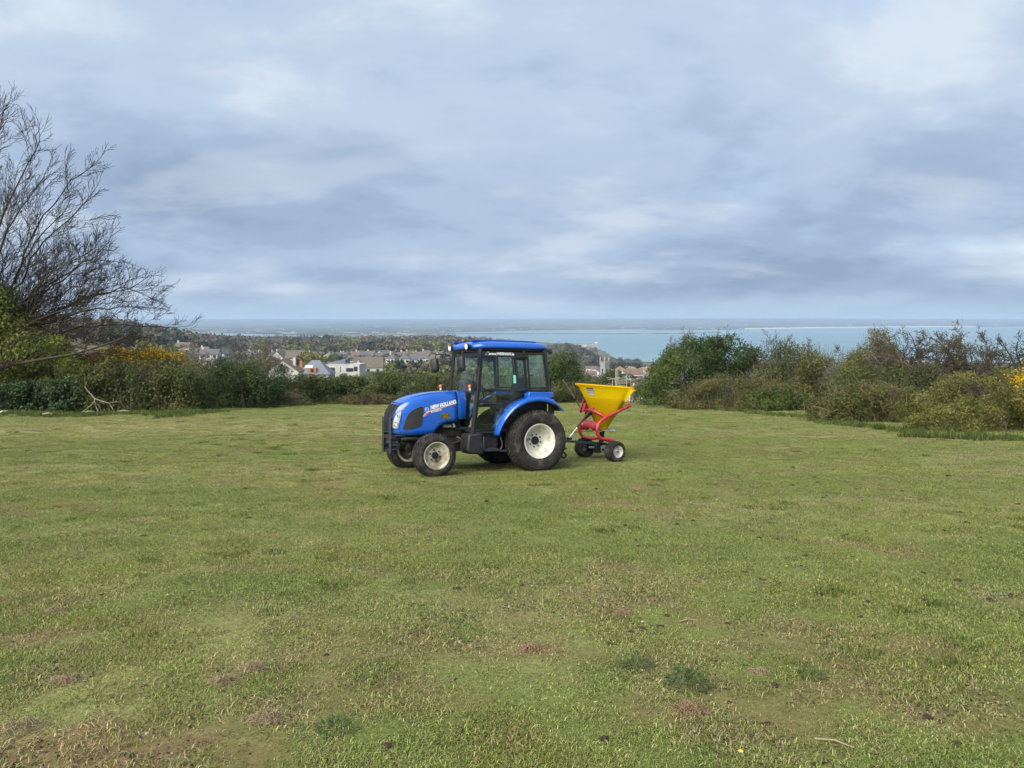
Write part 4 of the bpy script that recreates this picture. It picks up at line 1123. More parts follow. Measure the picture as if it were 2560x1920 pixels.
        for (a, b) in ((-.215, 2.0), (-.26, 1.56), (.03, 1.72)):
            MB().tube([fn(a, b, .008), fn(a, b, .03)], .016, 10).build('catch', BLACK, qw)
        # door
        out = [(1.145, .735), (.95, .735), (.765, .735), (.735, .80), (.70, .90), (.64, 1.02), (.56, 1.14), (.46, 1.235), (.34, 1.315), (.20, 1.385), (.125, 1.46), (.15, 1.80), (.185, 2.125), (.60, 2.135), (1.010, 2.140), (1.070, 1.60), (1.11, 1.2)]
        ca, cb = .68, 1.5
        inn = []
        for i, (a, b) in enumerate(out):
            d = Vector((ca - a, cb - b, 0)); d.normalize()
            inn.append((a + d.x * .028, b + d.y * .028))
        inn = [(a, min(b, 2.055)) for a, b in inn]                       # broad dark header band above the pane
        dr = empty('door', (0, 0, 0), T)
        fn = lambda a, b, t: (a, s * (Y0(b) + .016 + t), b)
        m = MB(); m.frame(out, inn, fn, 0, .018); m.build('frame', BLACKM, dr)
        V, F = ring_patch(out, lambda a, b: fn(a, b, .008), 4); MB().add(V, F).build('pane', GLASS, dr, smooth=False, fix=False)
        m = MB(); m.tube([fn(1.06, 1.205, .02), fn(1.03, 1.21, .055), fn(.82, 1.21, .055), fn(.79, 1.205, .03)], .017, 8); m.build('handle', BLACK, dr)
        m = MB(); m.prism([(1.105, 1.27), (.90, 1.27), (.84, 1.16), (1.115, 1.15)], fn, .009, .02); m.build('lock_plate', BLACKM, dr)
        for (a, b) in ((.255, 2.03), (.235, 1.435)):
            m = MB(); m.tube([fn(a - .11, b, .012), fn(a - .04, b, .03), fn(a + .06, b, .03), fn(a + .13, b, .02)], [.05, .055, .045, .018], 10, flat=.45); m.build('hinge', BLACK, dr)
        if s == 1:
            m = MB(); m.prism([(.405, 1.72), (.355, 1.72), (.355, 1.575), (.405, 1.575)], fn, .016, .018); m.build('green_sticker', mat('sticker_green', (.20, .62, .46), .5), dr)
            fl = lambda a, b: fn(.885 - a, 2.078 + b, .0215)
            V, F = text_mesh('www.WRSHAW.ie', .068, fl, bold=.0030, width=.50); MB().add(V, F).build('web_lettering', WHITE, dr, smooth=False, fix=False)
            m = MB()
            f2 = lambda a, b: Vector(fn(a, b, .0215))
            m.tube([f2(.905 + .025 * math.cos(t), 2.095 + .022 * math.sin(t)) for t in np.linspace(0, 6.28, 13)], .004, 4, flat=.3)
            m.tube([f2(.948 + .010 * math.cos(t), 2.083 + .011 * math.sin(t)) for t in np.linspace(0, 6.28, 9)], .004, 4, flat=.3)
            m.tube([f2(.955, 2.10), f2(.94, 2.115), f2(.925, 2.118), f2(.915, 2.135), f2(.895, 2.135), f2(.885, 2.118)], .004, 4, flat=.3)
            m.build('tractor_icon', WHITE, dr)
        # grab rail, indicator
        m = MB(); m.tube(smooth_path([(1.16, s * .64, 1.52), (1.20, s * .66, 1.62), (1.18, s * .66, 1.72), (1.10, s * .64, 1.82)], 4), .012, 8); m.build('grab_rail', BLACKM, T)
        ind = empty('indicator', (0, 0, 0), T)
        ix = 1.20 if s == 1 else 1.24
        m = MB(); m.box((ix, s * .64, 1.50), (.10, .06, .075)); m.tube([(ix - .05, s * .63, 1.48), (1.12, s * .60, 1.44)], .016, 8); m.build('housing', BLACK, ind, bevel=.01)
        m = MB(); m.lathe([(.038, 0), (.036, .018), (.02, .032), (.001, .036)], (ix + .05, s * .64, 1.515), (1, 0, 0), 14); m.build('orange_lens', ORANGE, ind)
        m = MB(); m.lathe([(.030, 0), (.028, .012), (.001, .02)], (ix + .05, s * .64, 1.468), (1, 0, 0), 14); m.build('clear_lens', WHITE, ind)
        # mirror
        mr = empty('mirror', (0, 0, 0), T)
        mx, my = (1.44, s * .69) if s == 1 else (1.375, s * .74)
        m = MB(); m.tube(smooth_path([(1.075, s * .64, 1.93), (1.09, s * .66, 2.07), (1.16, s * .67, 2.115), (mx - .06, my, 2.125), (mx - .02, my, 2.11), (mx - .01, my, 2.03)], 5), .011, 8)
        m.box((1.085, s * .645, 1.95), (.05, .05, .10)); m.build('arm', BLACKM, mr)
        sec = [(-.5, -.35), (-.42, -.5), (.42, -.5), (.5, -.35), (.5, .35), (.42, .5), (-.42, .5), (-.5, .35)]
        yaw = Matrix.Rotation(R(22 if s == 1 else 38), 3, 'Z')
        m = MB(); m.grid([[Vector((mx, my, 1.915)) + yaw @ Matrix.Rotation(R(7), 3, 'X') @ Vector((d, a * .155 * k, b * .27 * k)) for a, b in sec + sec[:1]] for d, k in ((-.028, .96), (-.018, 1.0), (.015, .97), (.042, .80), (.05, .45))])
        kk = len(sec) + 1; m.f.append(tuple(range(kk - 1))); m.f.append(tuple(4 * kk + i for i in range(kk - 1)))
        m.build('shell', BLACK, mr, angle=60)
        m = MB(); m.prism([(a * .14, b * .245) for a, b in sec], lambda a, b, t: Vector((mx, my, 1.915)) + yaw @ Matrix.Rotation(R(7), 3, 'X') @ Vector((-.030 - t, a, b)), 0, .003); m.build('mirror_glass', CHROME, mr)
    # windscreen and rear window
    def pane(name, xf, z0, z1, bulge):
        w = empty(name, (0, 0, 0), T)
        rows = [[(xf(z) + bulge * (1 - t * t), t * (Y0(z) - .01), z) for t in np.linspace(-1, 1, 13)] for z in np.linspace(z0, z1, 9)]
        m = MB(); m.grid(rows); m.build('pane', GLASS, w, fix=False)
        return w
    ws = pane('windscreen', AP, .72, 2.15, .07)
    rw = pane('rear_window', CP, 1.45, 2.15, -.04)
    m = MB(); m.box((-.345, .12, 1.60), (.006, .54, .155)); m.build('yellow_notice', mat('notice_yellow', (.62, .50, .03), .5, var=.2, vscale=14), rw)
    fl = lambda a, b: (AP(2.10 + b) + .062, -.30 + a, 2.085 + b)
    V, F = text_mesh('WRSHAW.ie', .06, fl, bold=.0012, width=.42); MB().add(V, F).build('web_lettering', mat('vinyl_faint', (.30, .36, .34), .5), ws, smooth=False, fix=False)
    m = MB(); m.grid([[(AP(z) + .072 * (1 - t * t) + .003, t * .58, z) for t in np.linspace(-1, 1, 9)] for z in (2.06, 2.17)]); m.build('sun_band', BLACKM, ws, fix=False)
    m = MB(); m.tube([(1.22, .06, 1.50), (1.20, -.05, 1.62), (1.17, -.12, 1.76)], .008, 6); m.tube([(1.19, -.02, 1.86), (1.165, -.22, 1.66)], .006, 6); m.build('wiper', BLACKM, ws)
    # roof
    plan = []
    for a in np.linspace(0, 2 * math.pi, 56, endpoint=False):
        cx_, sx_ = math.cos(a), math.sin(a)
        e = 0.42
        plan.append((math.copysign(abs(cx_) ** e, cx_), math.copysign(abs(sx_) ** e, sx_)))
    def roof_pt(u, v, k, z):
        x = .42 + u * k * (.735 if u > 0 else .86); y = v * k * .665
        x += .06 * (1 - abs(v * k) ** 2) * max(0, u)             # bowed front edge
        return (x, y, z + (-.022 * max(0, x - .9) ** 1 * (1 if u > 0 else 0)) + .012 * (1 - ((x - .5) / .9) ** 2))
    m = MB(); m.grid([[roof_pt(u, v, k, z) for u, v in plan + plan[:1]] for k, z in ((.955, 2.185), (.985, 2.192), (1.0, 2.215), (.995, 2.245), (.965, 2.275), (.90, 2.298), (.80, 2.312), (.66, 2.322), (.64, 2.330), (.35, 2.340), (.02, 2.342))])
    m.build('roof', BLUE, T, angle=60)
    m = MB()
    for s in (-1, 1): m.tube([(x, s * (.40 + .03 * math.sin((x + .3) * 2)), 2.336 - .02 * abs(x - .5) ** 2) for x in np.linspace(-.18, 1.12, 12)], .03, 8, flat=.35)
    m.build('roof_rib', BLUE, T)
    m = MB(); m.grid([[roof_pt(u, v, k, z) for u, v in plan + plan[:1]] for k, z in ((.05, 2.18), (.95, 2.18), (.94, 2.145), (.90, 2.13), (.05, 2.13))]); m.build('headliner', BLACKM, T, angle=60)
    for i, (y, sz) in enumerate(((.47, 1.0), (-.30, 1.0))):
        rl = empty('roof_light', (0, 0, 0), T)
        m = MB(); m.lathe([(.001, -.075), (.03, -.07), (.05, -.03), (.054, .02), (.05, .022)], (1.235, y, 2.225), (1, .1, -.08), 18); m.tube([(1.19, y, 2.2), (1.10, y, 2.17)], .02, 8); m.build('housing', BLACK, rl)
        m = MB(); m.lathe([(.001, .028), (.03, .026), (.048, .016)], (1.235, y, 2.225), (1, .1, -.08), 18); m.build('lamp_lens', WARM, rl)
    wl = empty('rear_work_light', (0, 0, 0), T)
    m = MB(); m.lathe([(.001, -.06), (.03, -.05), (.05, 0), (.048, .02), (.001, .022)], (-.41, .56, 2.165), (-1, 0, -.25), 16); m.tube([(-.37, .56, 2.165), (-.28, .56, 2.19)], .015, 8); m.build('housing', BLACK, wl)
    m = MB(); m.tube([(-.38, .62, 1.50), (-.43, .62, 1.50), (-.45, .62, 1.53), (-.43, .62, 1.57), (-.38, .62, 1.57)], .008, 6); m.build('rear_catch', BLACKM, T)
    # ---- inside the cab
    st = empty('seat', (0, 0, 0), T)
    m = MB(); m.box((.22, 0, 1.13), (.46, .48, .13)); m.build('cushion', FABRIC, st, bevel=.04, seg=3)
    m = MB(); m.box((-.03, 0, 1.40), (.13, .46, .56), Matrix.Rotation(R(-10), 3, 'Y')); m.build('backrest', FABRIC, st, bevel=.05, seg=3)
    for s in (-1, 1): MB().tube([(.0, s * .27, 1.30), (.30, s * .27, 1.33)], .03, 8).build('armrest', FABRIC, st)
    m = MB(); m.box((.2, 0, .93), (.36, .36, .30)); m.build('seat_base', INTERIOR, st, bevel=.02)
    m = MB(); m.box((.55, 0, .715), (1.2, 1.16, .04)); m.build('floor_mat', INTERIOR, T, bevel=.01)
    for s in (-1, 1):
        m = MB(); m.box((-.02, s * .46, 1.16), (.66, .26, .42)); m.build('side_console', INTERIOR, T, bevel=.05)
    m = MB(); m.box((1.10, 0, 1.22), (.13, .36, .86)); m.box((1.02, 0, 1.56), (.20, .34, .10), Matrix.Rotation(R(25), 3, 'Y')); m.build('dashboard', INTERIOR, T, bevel=.05, seg=3)
    sw = empty('steering_wheel', (0, 0, 0), T)
    c0 = Vector((.84, 0, 1.52)); ax = Vector((-.55, 0, .83)).normalized(); u = ax.orthogonal().normalized(); w_ = ax.cross(u)
    MB().tube([c0 + (u * math.cos(a) + w_ * math.sin(a)) * .19 for a in np.linspace(0, 2 * math.pi, 33)], .014, 8, caps=False).build('ring', BLACK, sw)
    m = MB()
    for a in (0.5, 2.6, 4.7): m.tube([c0, c0 + (u * math.cos(a) + w_ * math.sin(a)) * .18], .011, 6)
    m.tube([c0, (1.02, 0, 1.24)], .03, 10); m.build('column', BLACK, sw)
    m = MB(); m.tube([(.52, -.36, 1.30), (.56, -.36, 1.52)], .01, 6); m.lathe([(.001, 0), (.02, .01), (.022, .03), (.001, .045)], (.56, -.36, 1.51), (0, 0, 1), 10); m.build('gear_lever', BLACK, T)
    # ---- rear mudguards
    wc = Vector((0, 0, .545))
    for s in (1, -1):
        A = np.radians(np.linspace(8, 133, 34))
        rows = []
        for a in A:
            dg_ = math.degrees(a)
            ro = _tab([(8, .80), (60, .805), (90, .795), (108, .79), (120, .755), (133, .735)], dg_)
            ri = _tab([(8, .785), (30, .77), (60, .735), (90, .705), (110, .70), (125, .722), (133, .733)], dg_)
            yo = _tab([(8, .80), (40, .90), (60, .925), (115, .93), (133, .90)], dg_)
            d = Vector((math.cos(a), 0, math.sin(a)))
            row = [wc + d * (ro - .004) + Vector((0, s * .585, 0)), wc + d * ro + Vector((0, s * (yo - .06), 0)), wc + d * (ro - .010) + Vector((0, s * (yo - .022), 0)), wc + d * (ro - .03) + Vector((0, s * yo, 0)), wc + d * ri + Vector((0, s * (yo + .006), 0))]
            rows.append(row)
        m = MB(); m.grid(rows); m.build('mudguard', BLUE, T, angle=60, solid=.010)
        m = MB(); m.grid([[p + (wc - p) * .03 for p in r[:4]] for r in rows]); m.build('mudguard_liner', BLACK, T, angle=60)
        m = MB(); m.prism([(.175, 1.30), (-.33, 1.30), (-.345, 1.412), (.165, 1.42)], lambda a, b, t: (a, t, b), s * .60, s * .80); m.build('mudguard_shelf', BLUE, T, bevel=.018)
        m = MB(); m.box((-.34, s * .72, 1.12), (.10, .07, .22)); m.build('rear_lamp_bracket', BLACK, T, bevel=.01)
        # step and tank
        sp = empty('step', (0, 0, 0), T)
        m = MB(); m.prism([(1.03, .69), (.72, .69), (.68, .63), (.66, .46), (.72, .40), (1.0, .39)], lambda a, b, t: (a, t, b), s * .50, s * .56); m.build('step_back', BLACK, sp, bevel=.01)
        m = MB(); m.box((.86, s * .645, .405), (.30, .20, .03)); m.build('step_plate', BLACK, sp, bevel=.008)
        m = MB(); m.tube(smooth_path([(1.02, s * .72, .64), (1.03, s * .745, .52), (1.02, s * .75, .40), (.95, s * .755, .39), (.78, s * .755, .39), (.70, s * .75, .42), (.675, s * .745, .52), (.70, s * .70, .64)], 4), .013, 8); m.build('step_rail', BLACK, sp)
        for x in (.80, .87, .94): MB().box((x, s * .645, .424), (.03, .18, .012)).build('tread', SLATE, sp)
        for x in (.76, .87, .98): MB().tube([(x, s * .56, .67), (x, s * .572, .67)], .012, 8).build('bolt', STEEL, sp)
        m = MB(); m.prism([(1.30, .68), (1.03, .70), (1.00, .33), (1.28, .335), (1.33, .40)], lambda a, b, t: (a, t, b), s * .34, s * .70); m.build('fuel_tank', BLACK, T, bevel=.035, seg=3)
    # ---- rear linkage and drawbar
    m = MB(); m.box((-.55, 0, .40), (.62, .07, .05)); m.box((-.32, 0, .5), (.2, .4, .3))
    for s in (-1, 1): m.tube([(-.18, s * .30, .45), (-.55, s * .34, .36), (-.88, s * .36, .33)], .022, 8); m.tube([(-.25, s * .32, .95), (-.62, s * .34, .40)], .016, 8)
    m.build('linkage', BLACKM, T, bevel=.006)
    m = MB(); m.tube(smooth_path([(-.72, .28, .36), (-.86, .28, .26), (-.92, .28, .19), (-.88, .28, .15), (-.82, .28, .17)], 4), .018, 8); m.build('hook', BLACKM, T)
    return T
build_tractor()
# ================================================================== the fertiliser spreader (x forward to the tractor, y left, z up; origin under its axle)
RED = mat('red_paint', (0.40, 0.016, 0.024), 0.38, coat=0.3, var=0.1, vscale=8, dirt=((0.22, 0.14, 0.11), 0.14, 9))
YELLOW = mat('yellow_plastic', (0.98, 0.66, 0.002), 0.42, var=0.05, vscale=4, trans=0.6)
GALV = mat('galvanised_rim', (0.52, 0.52, 0.50), 0.4, metal=0.5, var=0.15, vscale=20)
def build_spreader():
    S = empty('fertiliser_spreader'); S.matrix_world = slope_frame(SPREADER_AT[0], SPREADER_AT[1], R(31))
    tag(S, 'towed fertiliser spreader with yellow cone hopper and red tube frame behind the tractor', 'spreader')
    Rw = .195
    # wheels
    def wheel():
        w = empty('wheel', (0, 0, 0), S)
        t = MB(); hw = .115; rr = .112
        prof = [(rr + .003, hw * .75), (rr + .02, hw * .93), (rr + .045, hw), (Rw - .02, hw * .97), (Rw - .006, hw * .86), (Rw, hw * .6), (Rw + .002, 0)]
        prof = prof + [(r, -d) for r, d in prof[-2::-1]] + [(rr - .01, -hw * .6), (rr - .01, hw * .6)]
        t.lathe(prof, (0, 0, 0), (0, 1, 0), 40, closed=True)
        for k in range(11):
            u = -.9 + 1.8 * k / 10
            t.lathe([(Rw - .004 - .012 * abs(u) ** 4, u * hw * .88 - .0045), (Rw + .005 - .012 * abs(u) ** 4, u * hw * .88 - .003), (Rw + .005 - .012 * abs(u) ** 4, u * hw * .88 + .003), (Rw - .004 - .012 * abs(u) ** 4, u * hw * .88 + .0045)], (0, 0, 0), (0, 1, 0), 40)
        t.build('tyre', RUBBER, w, angle=30)
        m = MB(); y = hw * .8
        m.lathe([(rr + .008, y + .008), (rr + .006, y), (rr - .012, y - .02), (rr - .016, y - .05), (rr * .72, y - .065), (rr * .6, y - .05), (.04, y - .05), (.034, y - .02), (.03, y - .012), (.001, y - .012)], (0, 0, 0), (0, 1, 0), 32); m.build('rim', GALV, w)
        m = MB(); m.tube([(0, y - .02, 0), (0, y + .015, 0)], .016, 8); m.build('hub', BLACKM, w)
        return w
    w = wheel(); w.location = (-.02, .50, Rw - .006)
    c = copy_tree(w, S); c.location = (-.02, -.50, Rw - .006); c.rotation_euler = (0, .5, math.pi)
    # chassis: axle, drawbar, gearbox
    m = MB(); m.tube([(-.02, -.47, Rw), (-.02, .47, Rw)], .022, 10); m.box((-.02, 0, .31), (.06, .80, .05))
    for s in (-1, 1): m.box((-.02, s * .36, .26), (.05, .04, .13))
    m.build('axle', BLACKM, S, bevel=.005)
    m = MB(); m.prism([(1.06, .44), (.0, .325), (.0, .275), (1.06, .395)], lambda a, b, t: (a, t, b), -.027, .027); m.build('drawbar', SLATE, S, bevel=.006)
    m = MB(); m.box((1.08, 0, .42), (.10, .05, .07)); m.tube([(1.10, 0, .36), (1.10, 0, .47)], .014, 8); m.build('hitch', BLACKM, S, bevel=.006)
    m = MB(); m.prism([(.11, .34), (-.05, .34), (-.04, .13), (.09, .12), (.12, .2)], lambda a, b, t: (a, t, b), -.06, .07); m.build('gearbox', BLACKM, S, bevel=.015)
    m = MB(); m.box((-.04, .09, .21), (.10, .03, .11)); m.tube([(.09, .0, .235), (.22, -.02, .24)], .022, 8); m.build('gear_cover', STEEL, S, bevel=.006)
    # everything above leans back a little
    pitch = Matrix.Rotation(R(-4.0), 3, 'Y'); piv = Vector((0, 0, .30))
    def L(p): return pitch @ (Vector(p) - piv) + piv
    # hopper: a cone with a steeper collar
    prof = [(.095, .60), (.11, .66), (.20, .82), (.30, .995), (.412, 1.215), (.415, 1.225), (.462, 1.31), (.530, 1.425), (.535, 1.432), (.588, 1.440), (.592, 1.452), (.585, 1.462), (.545, 1.462), (.535, 1.445)]
    o = L((-.085, 0, 0)); ax = pitch @ Vector((-.028, 0, 1)).normalized()
    hop = empty('hopper', (0, 0, 0), S)
    o = L((-.085, 0, .60)) - ax * .60
    face = R(47)                                                    # the flat sides of the hopper
    def sq(a):
        c_, s_ = math.cos(a), math.sin(a); return (abs(c_) ** 9 + abs(s_) ** 9) ** (-1 / 9)
    def on_cone(a, z, off):
        r = float(np.interp(z, [p[1] for p in prof[:8]], [p[0] for p in prof[:8]])) + off
        return cone_pt(a, z, r)
    def cone_pt(a, z, r):
        u = Vector((1, 0, 0)); u = (u - ax * u.dot(ax)).normalized(); v = ax.cross(u)
        k = min(1.0, max(0, (z - .62) / .35)); r = r * (1 + k * (sq(a - face) * .985 - 1))
        return o + ax * z + (u * math.cos(a) + v * math.sin(a)) * r
    AA = np.linspace(0, 2 * math.pi, 97)
    m = MB(); m.grid([[cone_pt(a, z, r) for a in AA] for r, z in prof[:6]]); m.build('cone', YELLOW, hop, angle=14)
    m = MB(); m.grid([[cone_pt(a, z, r) for a in AA] for r, z in prof[5:]]); m.build('collar', YELLOW, hop, angle=22)
    # the granules it is loaded with, up to the collar
    m = MB(); m.grid([[cone_pt(a, z, r) for a in AA] for r, z in ((.08, .63), (.18, .82), (.28, .995), (.393, 1.212), (.30, 1.24), (.12, 1.26), (.005, 1.265))])
    ld = m.build('fertiliser_load', mat('granules', (.16, .15, .13), .9, var=.2, vscale=40, bump=.5, bscale=120)); ld.matrix_world = S.matrix_world.copy()
    tag(ld, 'grey fertiliser granules lying in the yellow hopper', 'fertiliser', kind='stuff')
    cam_a = math.atan2(.78, .62)                                   # side of the hopper that the decal is on
    m = MB(); m.grid([[on_cone(a, z, .006) for a in np.linspace(R(26), R(12), 7)] for z in (1.25, 1.395)]); dec = m.build('decal', mat('decal_grey', (.40, .33, .33), .5, var=.25, vscale=30), hop, fix=False)
    for z0, z1, colr in ((1.372, 1.390, (.05, .04, .05)), (1.33, 1.338, (.25, .05, .05)), (1.292, 1.298, (.25, .05, .05)), (1.305, 1.325, (.55, .53, .53)), (1.258, 1.285, (.58, .57, .57))):
        m = MB(); m.grid([[on_cone(a, z, .009) for a in np.linspace(R(25), R(13), 7)] for z in (z0, z1)]); m.build('decal_line', mat('decal_ink', colr, .5), dec, fix=False)
    # red tube frame: two bent side tubes, front arch, headstock
    fr = empty('lift_frame', (0, 0, 0), S)
    for s in (1, -1):
        P = smooth_path([L((-.13, s * .29, .395)), L((.05, s * .29, .405)), L((.19, s * .29, .43)), L((.265, s * .29, .52)), L((.275, s * .29, .63)), L((.22, s * .29, .74)), L((.10, s * .31, .84)), L((-.12, s * .36, .965)), L((-.36, s * .44, 1.10))], 5)
        MB().tube(P, .035, 12).build('side_tube', RED, fr)
        MB().tube([L((-.30, s * .42, 1.066)), L((-.39, s * .45, 1.118))], .041, 12).build('tube_end', RED, fr)
    P = smooth_path([L((.10, .30, .845)), L((.19, .22, .905)), L((.255, .11, .955)), L((.275, 0, .975)), L((.255, -.11, .955)), L((.19, -.22, .905)), L((.10, -.30, .845))], 4)
    MB().tube(P, .032, 12).build('front_arch', RED, fr)
    for y in (.06, -.20):
        m = MB(); m.prism([(.30, .94), (.22, .93), (.17, 1.02), (.20, 1.10), (.235, 1.12), (.265, 1.09)], lambda a, b, t: L((a, t, b)), y - .035, y + .035); m.build('headstock_plate', RED, fr, bevel=.008)
    m = MB(); m.prism([(.25, .90), (.16, .98), (.15, 1.16), (.19, 1.20), (.23, 1.12), (.28, .95)], lambda a, b, t: L((a, t, b)), -.34, -.31); m.build('lever_plate', RED, fr, bevel=.005)
    m = MB(); m.tube([L((.20, -.29, .425)), L((.22, 0, .405)), L((.20, .29, .425))], .026, 10); m.build('cross_tube', RED, fr)
    # shaft guard
    rows = []
    for t in np.linspace(-1, 1, 15):
        row = []
        for a in np.linspace(R(-60), R(120), 9):
            d = .098
            zz = .655 + d * math.sin(a); xx = .20 + d * math.cos(a)
            if a < R(-30) and abs(t - .15) < .22: zz += .045
            row.append(L((xx, t * .29, zz)))
        rows.append(row)
    m = MB(); m.grid(rows); m.build('shaft_guard', RED, fr, angle=60, solid=.006)
    m = MB(); m.prism([(-.215, .672), (-.155, .672), (-.155, .705), (-.215, .705)], lambda a, b, t: L((.302 + t, a, b)), 0, .003); m.build('warning_sticker', mat('sticker_yellow', (.70, .50, .02), .5), fr)
    # spinner, agitator stem
    m = MB(); m.lathe([(.001, .012), (.10, .012), (.255, .020), (.262, .010), (.255, .0), (.001, -.004)], L((-.13, 0, .565)), ax, 40)
    for k in range(6):
        a = k * math.pi / 3; q = L((-.13, 0, .592)); m.box(q + Vector((math.cos(a) * .15, math.sin(a) * .15, 0)), (.16, .006, .03), Matrix.Rotation(a, 3, 'Z'))
    m.build('spinner_disc', STEEL, S)
    m = MB(); m.tube([L((-.10, 0, .34)), L((-.11, 0, .60))], .022, 10); m.tube([L((-.02, .02, .33)), L((-.03, .02, .55))], .030, 8); m.build('drive_shaft', BLACKM, S)
    # top ram and lever
    a0, a1 = L((.275, .05, .985)), Vector((.72, .0, .455)); mid = a0 + (a1 - a0) * .64
    MB().tube([a0, mid], .021, 12).build('ram_barrel', BLACKM, S)
    MB().tube([mid, a1], .011, 10).build('ram_rod', CHROME, S)
    m = MB(); m.box((.725, 0, .435), (.10, .06, .05)); m.build('ram_bracket', BLACKM, S, bevel=.008)
    MB().tube([L((.245, -.02, .95)), L((.06, -.02, .68))], .009, 8).build('stay_rod', BLACKM, S)
    lv = empty('shutter_lever', (0, 0, 0), S)
    MB().tube([Vector((.80, -.10, 1.585)), Vector((.50, -.14, 1.235))], .016, 8).build('rod', mat('lever_grey', (.19, .18, .17), .6), lv)
    MB().lathe([(.001, -.03), (.022, -.02), (.027, 0), (.022, .02), (.001, .03)], (.475, -.145, 1.205), Vector((.65, .1, .75)), 14).build('knob', BLACKM, lv)
    MB().tube([Vector((.46, -.15, 1.19)), Vector((.33, -.18, 1.04))], .013, 8).build('rod_end', CHROME, lv)
build_spreader()
# ================================================================== houses, church, far town
RENDER_WHITE = mat('white_render', (0.43, 0.43, 0.41), 0.8, var=0.08, vscale=0.4)
RENDER_CREAM = mat('cream_render', (0.40, 0.38, 0.32), 0.8, var=0.1, vscale=0.4)
RENDER_GREY = mat('grey_render', (0.26, 0.255, 0.24), 0.85, var=0.1, vscale=0.4)
STONE = mat('grey_stone', (0.27, 0.26, 0.24), 0.9, var=0.2, vscale=0.8)
BRICK = mat('red_brick', (0.30, 0.13, 0.07), 0.85, var=0.2, vscale=3)
TILE_BROWN = mat('brown_tiles', (0.105, 0.088, 0.068), 0.85, var=0.2, vscale=0.8)
TILE_RUST = mat('rust_tiles', (0.13, 0.088, 0.06), 0.85, var=0.2, vscale=0.8)
TILE_ORANGE = mat('orange_tiles', (0.20, 0.14, 0.08), 0.85, var=0.2, vscale=0.8)
SLATE_ROOF = mat('slate_roof', (0.085, 0.088, 0.098), 0.7, var=0.15, vscale=0.8)
SLATE_BLUE = mat('blue_slate_roof', (0.115, 0.13, 0.165), 0.6, var=0.12, vscale=0.8)
DARKWIN = mat('dark_window', (0.030, 0.035, 0.042), 0.15)
def place(px, d):
    x = (px - CXP) / FPX * d
    return x, d, float(tz(x, d))
def house(label, px, d, w, dep, h, rh, yaw, wall, roof, kind='gable', chim=1, wins=2, storeys=1, cat='house', group=None, sink=1.5, name='house', dz=0.0, parts=True, axis='x'):
    x, y, z = place(px, d)
    H = empty(name, (x, y, z + dz)); H.rotation_euler = (0, 0, R(yaw)); tag(H, label, cat, group)
    hw, hd = w / 2, dep / 2
    m = MB()
    if kind == 'gable':
        P = [(-hd, -sink), (hd, -sink), (hd, h), (0, h + rh - .12), (-hd, h)]
        m.prism(P, lambda a, b, t: (t, a, b), -hw, hw); m.build('wall', wall, H, smooth=False)
        e = .35; r = MB(); k = rh / hd
        for s in (-1, 1):
            pr = [(s * (hd + e), h - e * k), (0, h + rh), (0, h + rh + .22), (s * (hd + e), h - e * k + .22)]
            r.prism(pr, lambda a, b, t: (t, a, b), -hw - e, hw + e)
        rf = r.build('roof', roof, H, smooth=False)
    elif kind == 'hip':
        m.box((0, 0, (h - sink) / 2), (w, dep, h + sink)); m.build('wall', wall, H, smooth=False)
        e = .4; g = max(.1, hw - hd)
        V = [(-hw - e, -hd - e, h), (hw + e, -hd - e, h), (hw + e, hd + e, h), (-hw - e, hd + e, h), (-g, 0, h + rh), (g, 0, h + rh)]
        rf = MB().add(V, [(0, 1, 5, 4), (2, 3, 4, 5), (1, 2, 5), (3, 0, 4), (3, 2, 1, 0)]).build('roof', roof, H, smooth=False)
    else:
        m.box((0, 0, (h - sink) / 2), (w, dep, h + sink)); m.build('wall', wall, H, smooth=False)
        rf = MB().box((0, 0, h + .12), (w + .2, dep + .2, .24)).build('roof', roof, H, smooth=False)
    for c in range(chim):
        cx = (-hw * .8 if c == 0 else hw * .8)
        MB().box((cx, 0, h + rh * .9 + .2), (1.0, .7, rh * .5 + 1.3)).build('chimney', wall, rf, smooth=False)
    for s_ in range(storeys):
        for i in range(wins):
            wx = -hw + w * (i + .5) / wins
            win = MB().box((wx, -hd - .02, h * (s_ + .55) / storeys), (min(1.5, w / wins * .5), .10, 1.25 if storeys > 1 else 1.2)).build('window', DARKWIN, H, smooth=False)
    return H
def gable_windows(H, w, z, n=1, ww=1.2, wh=1.4, side=-1):
    pass
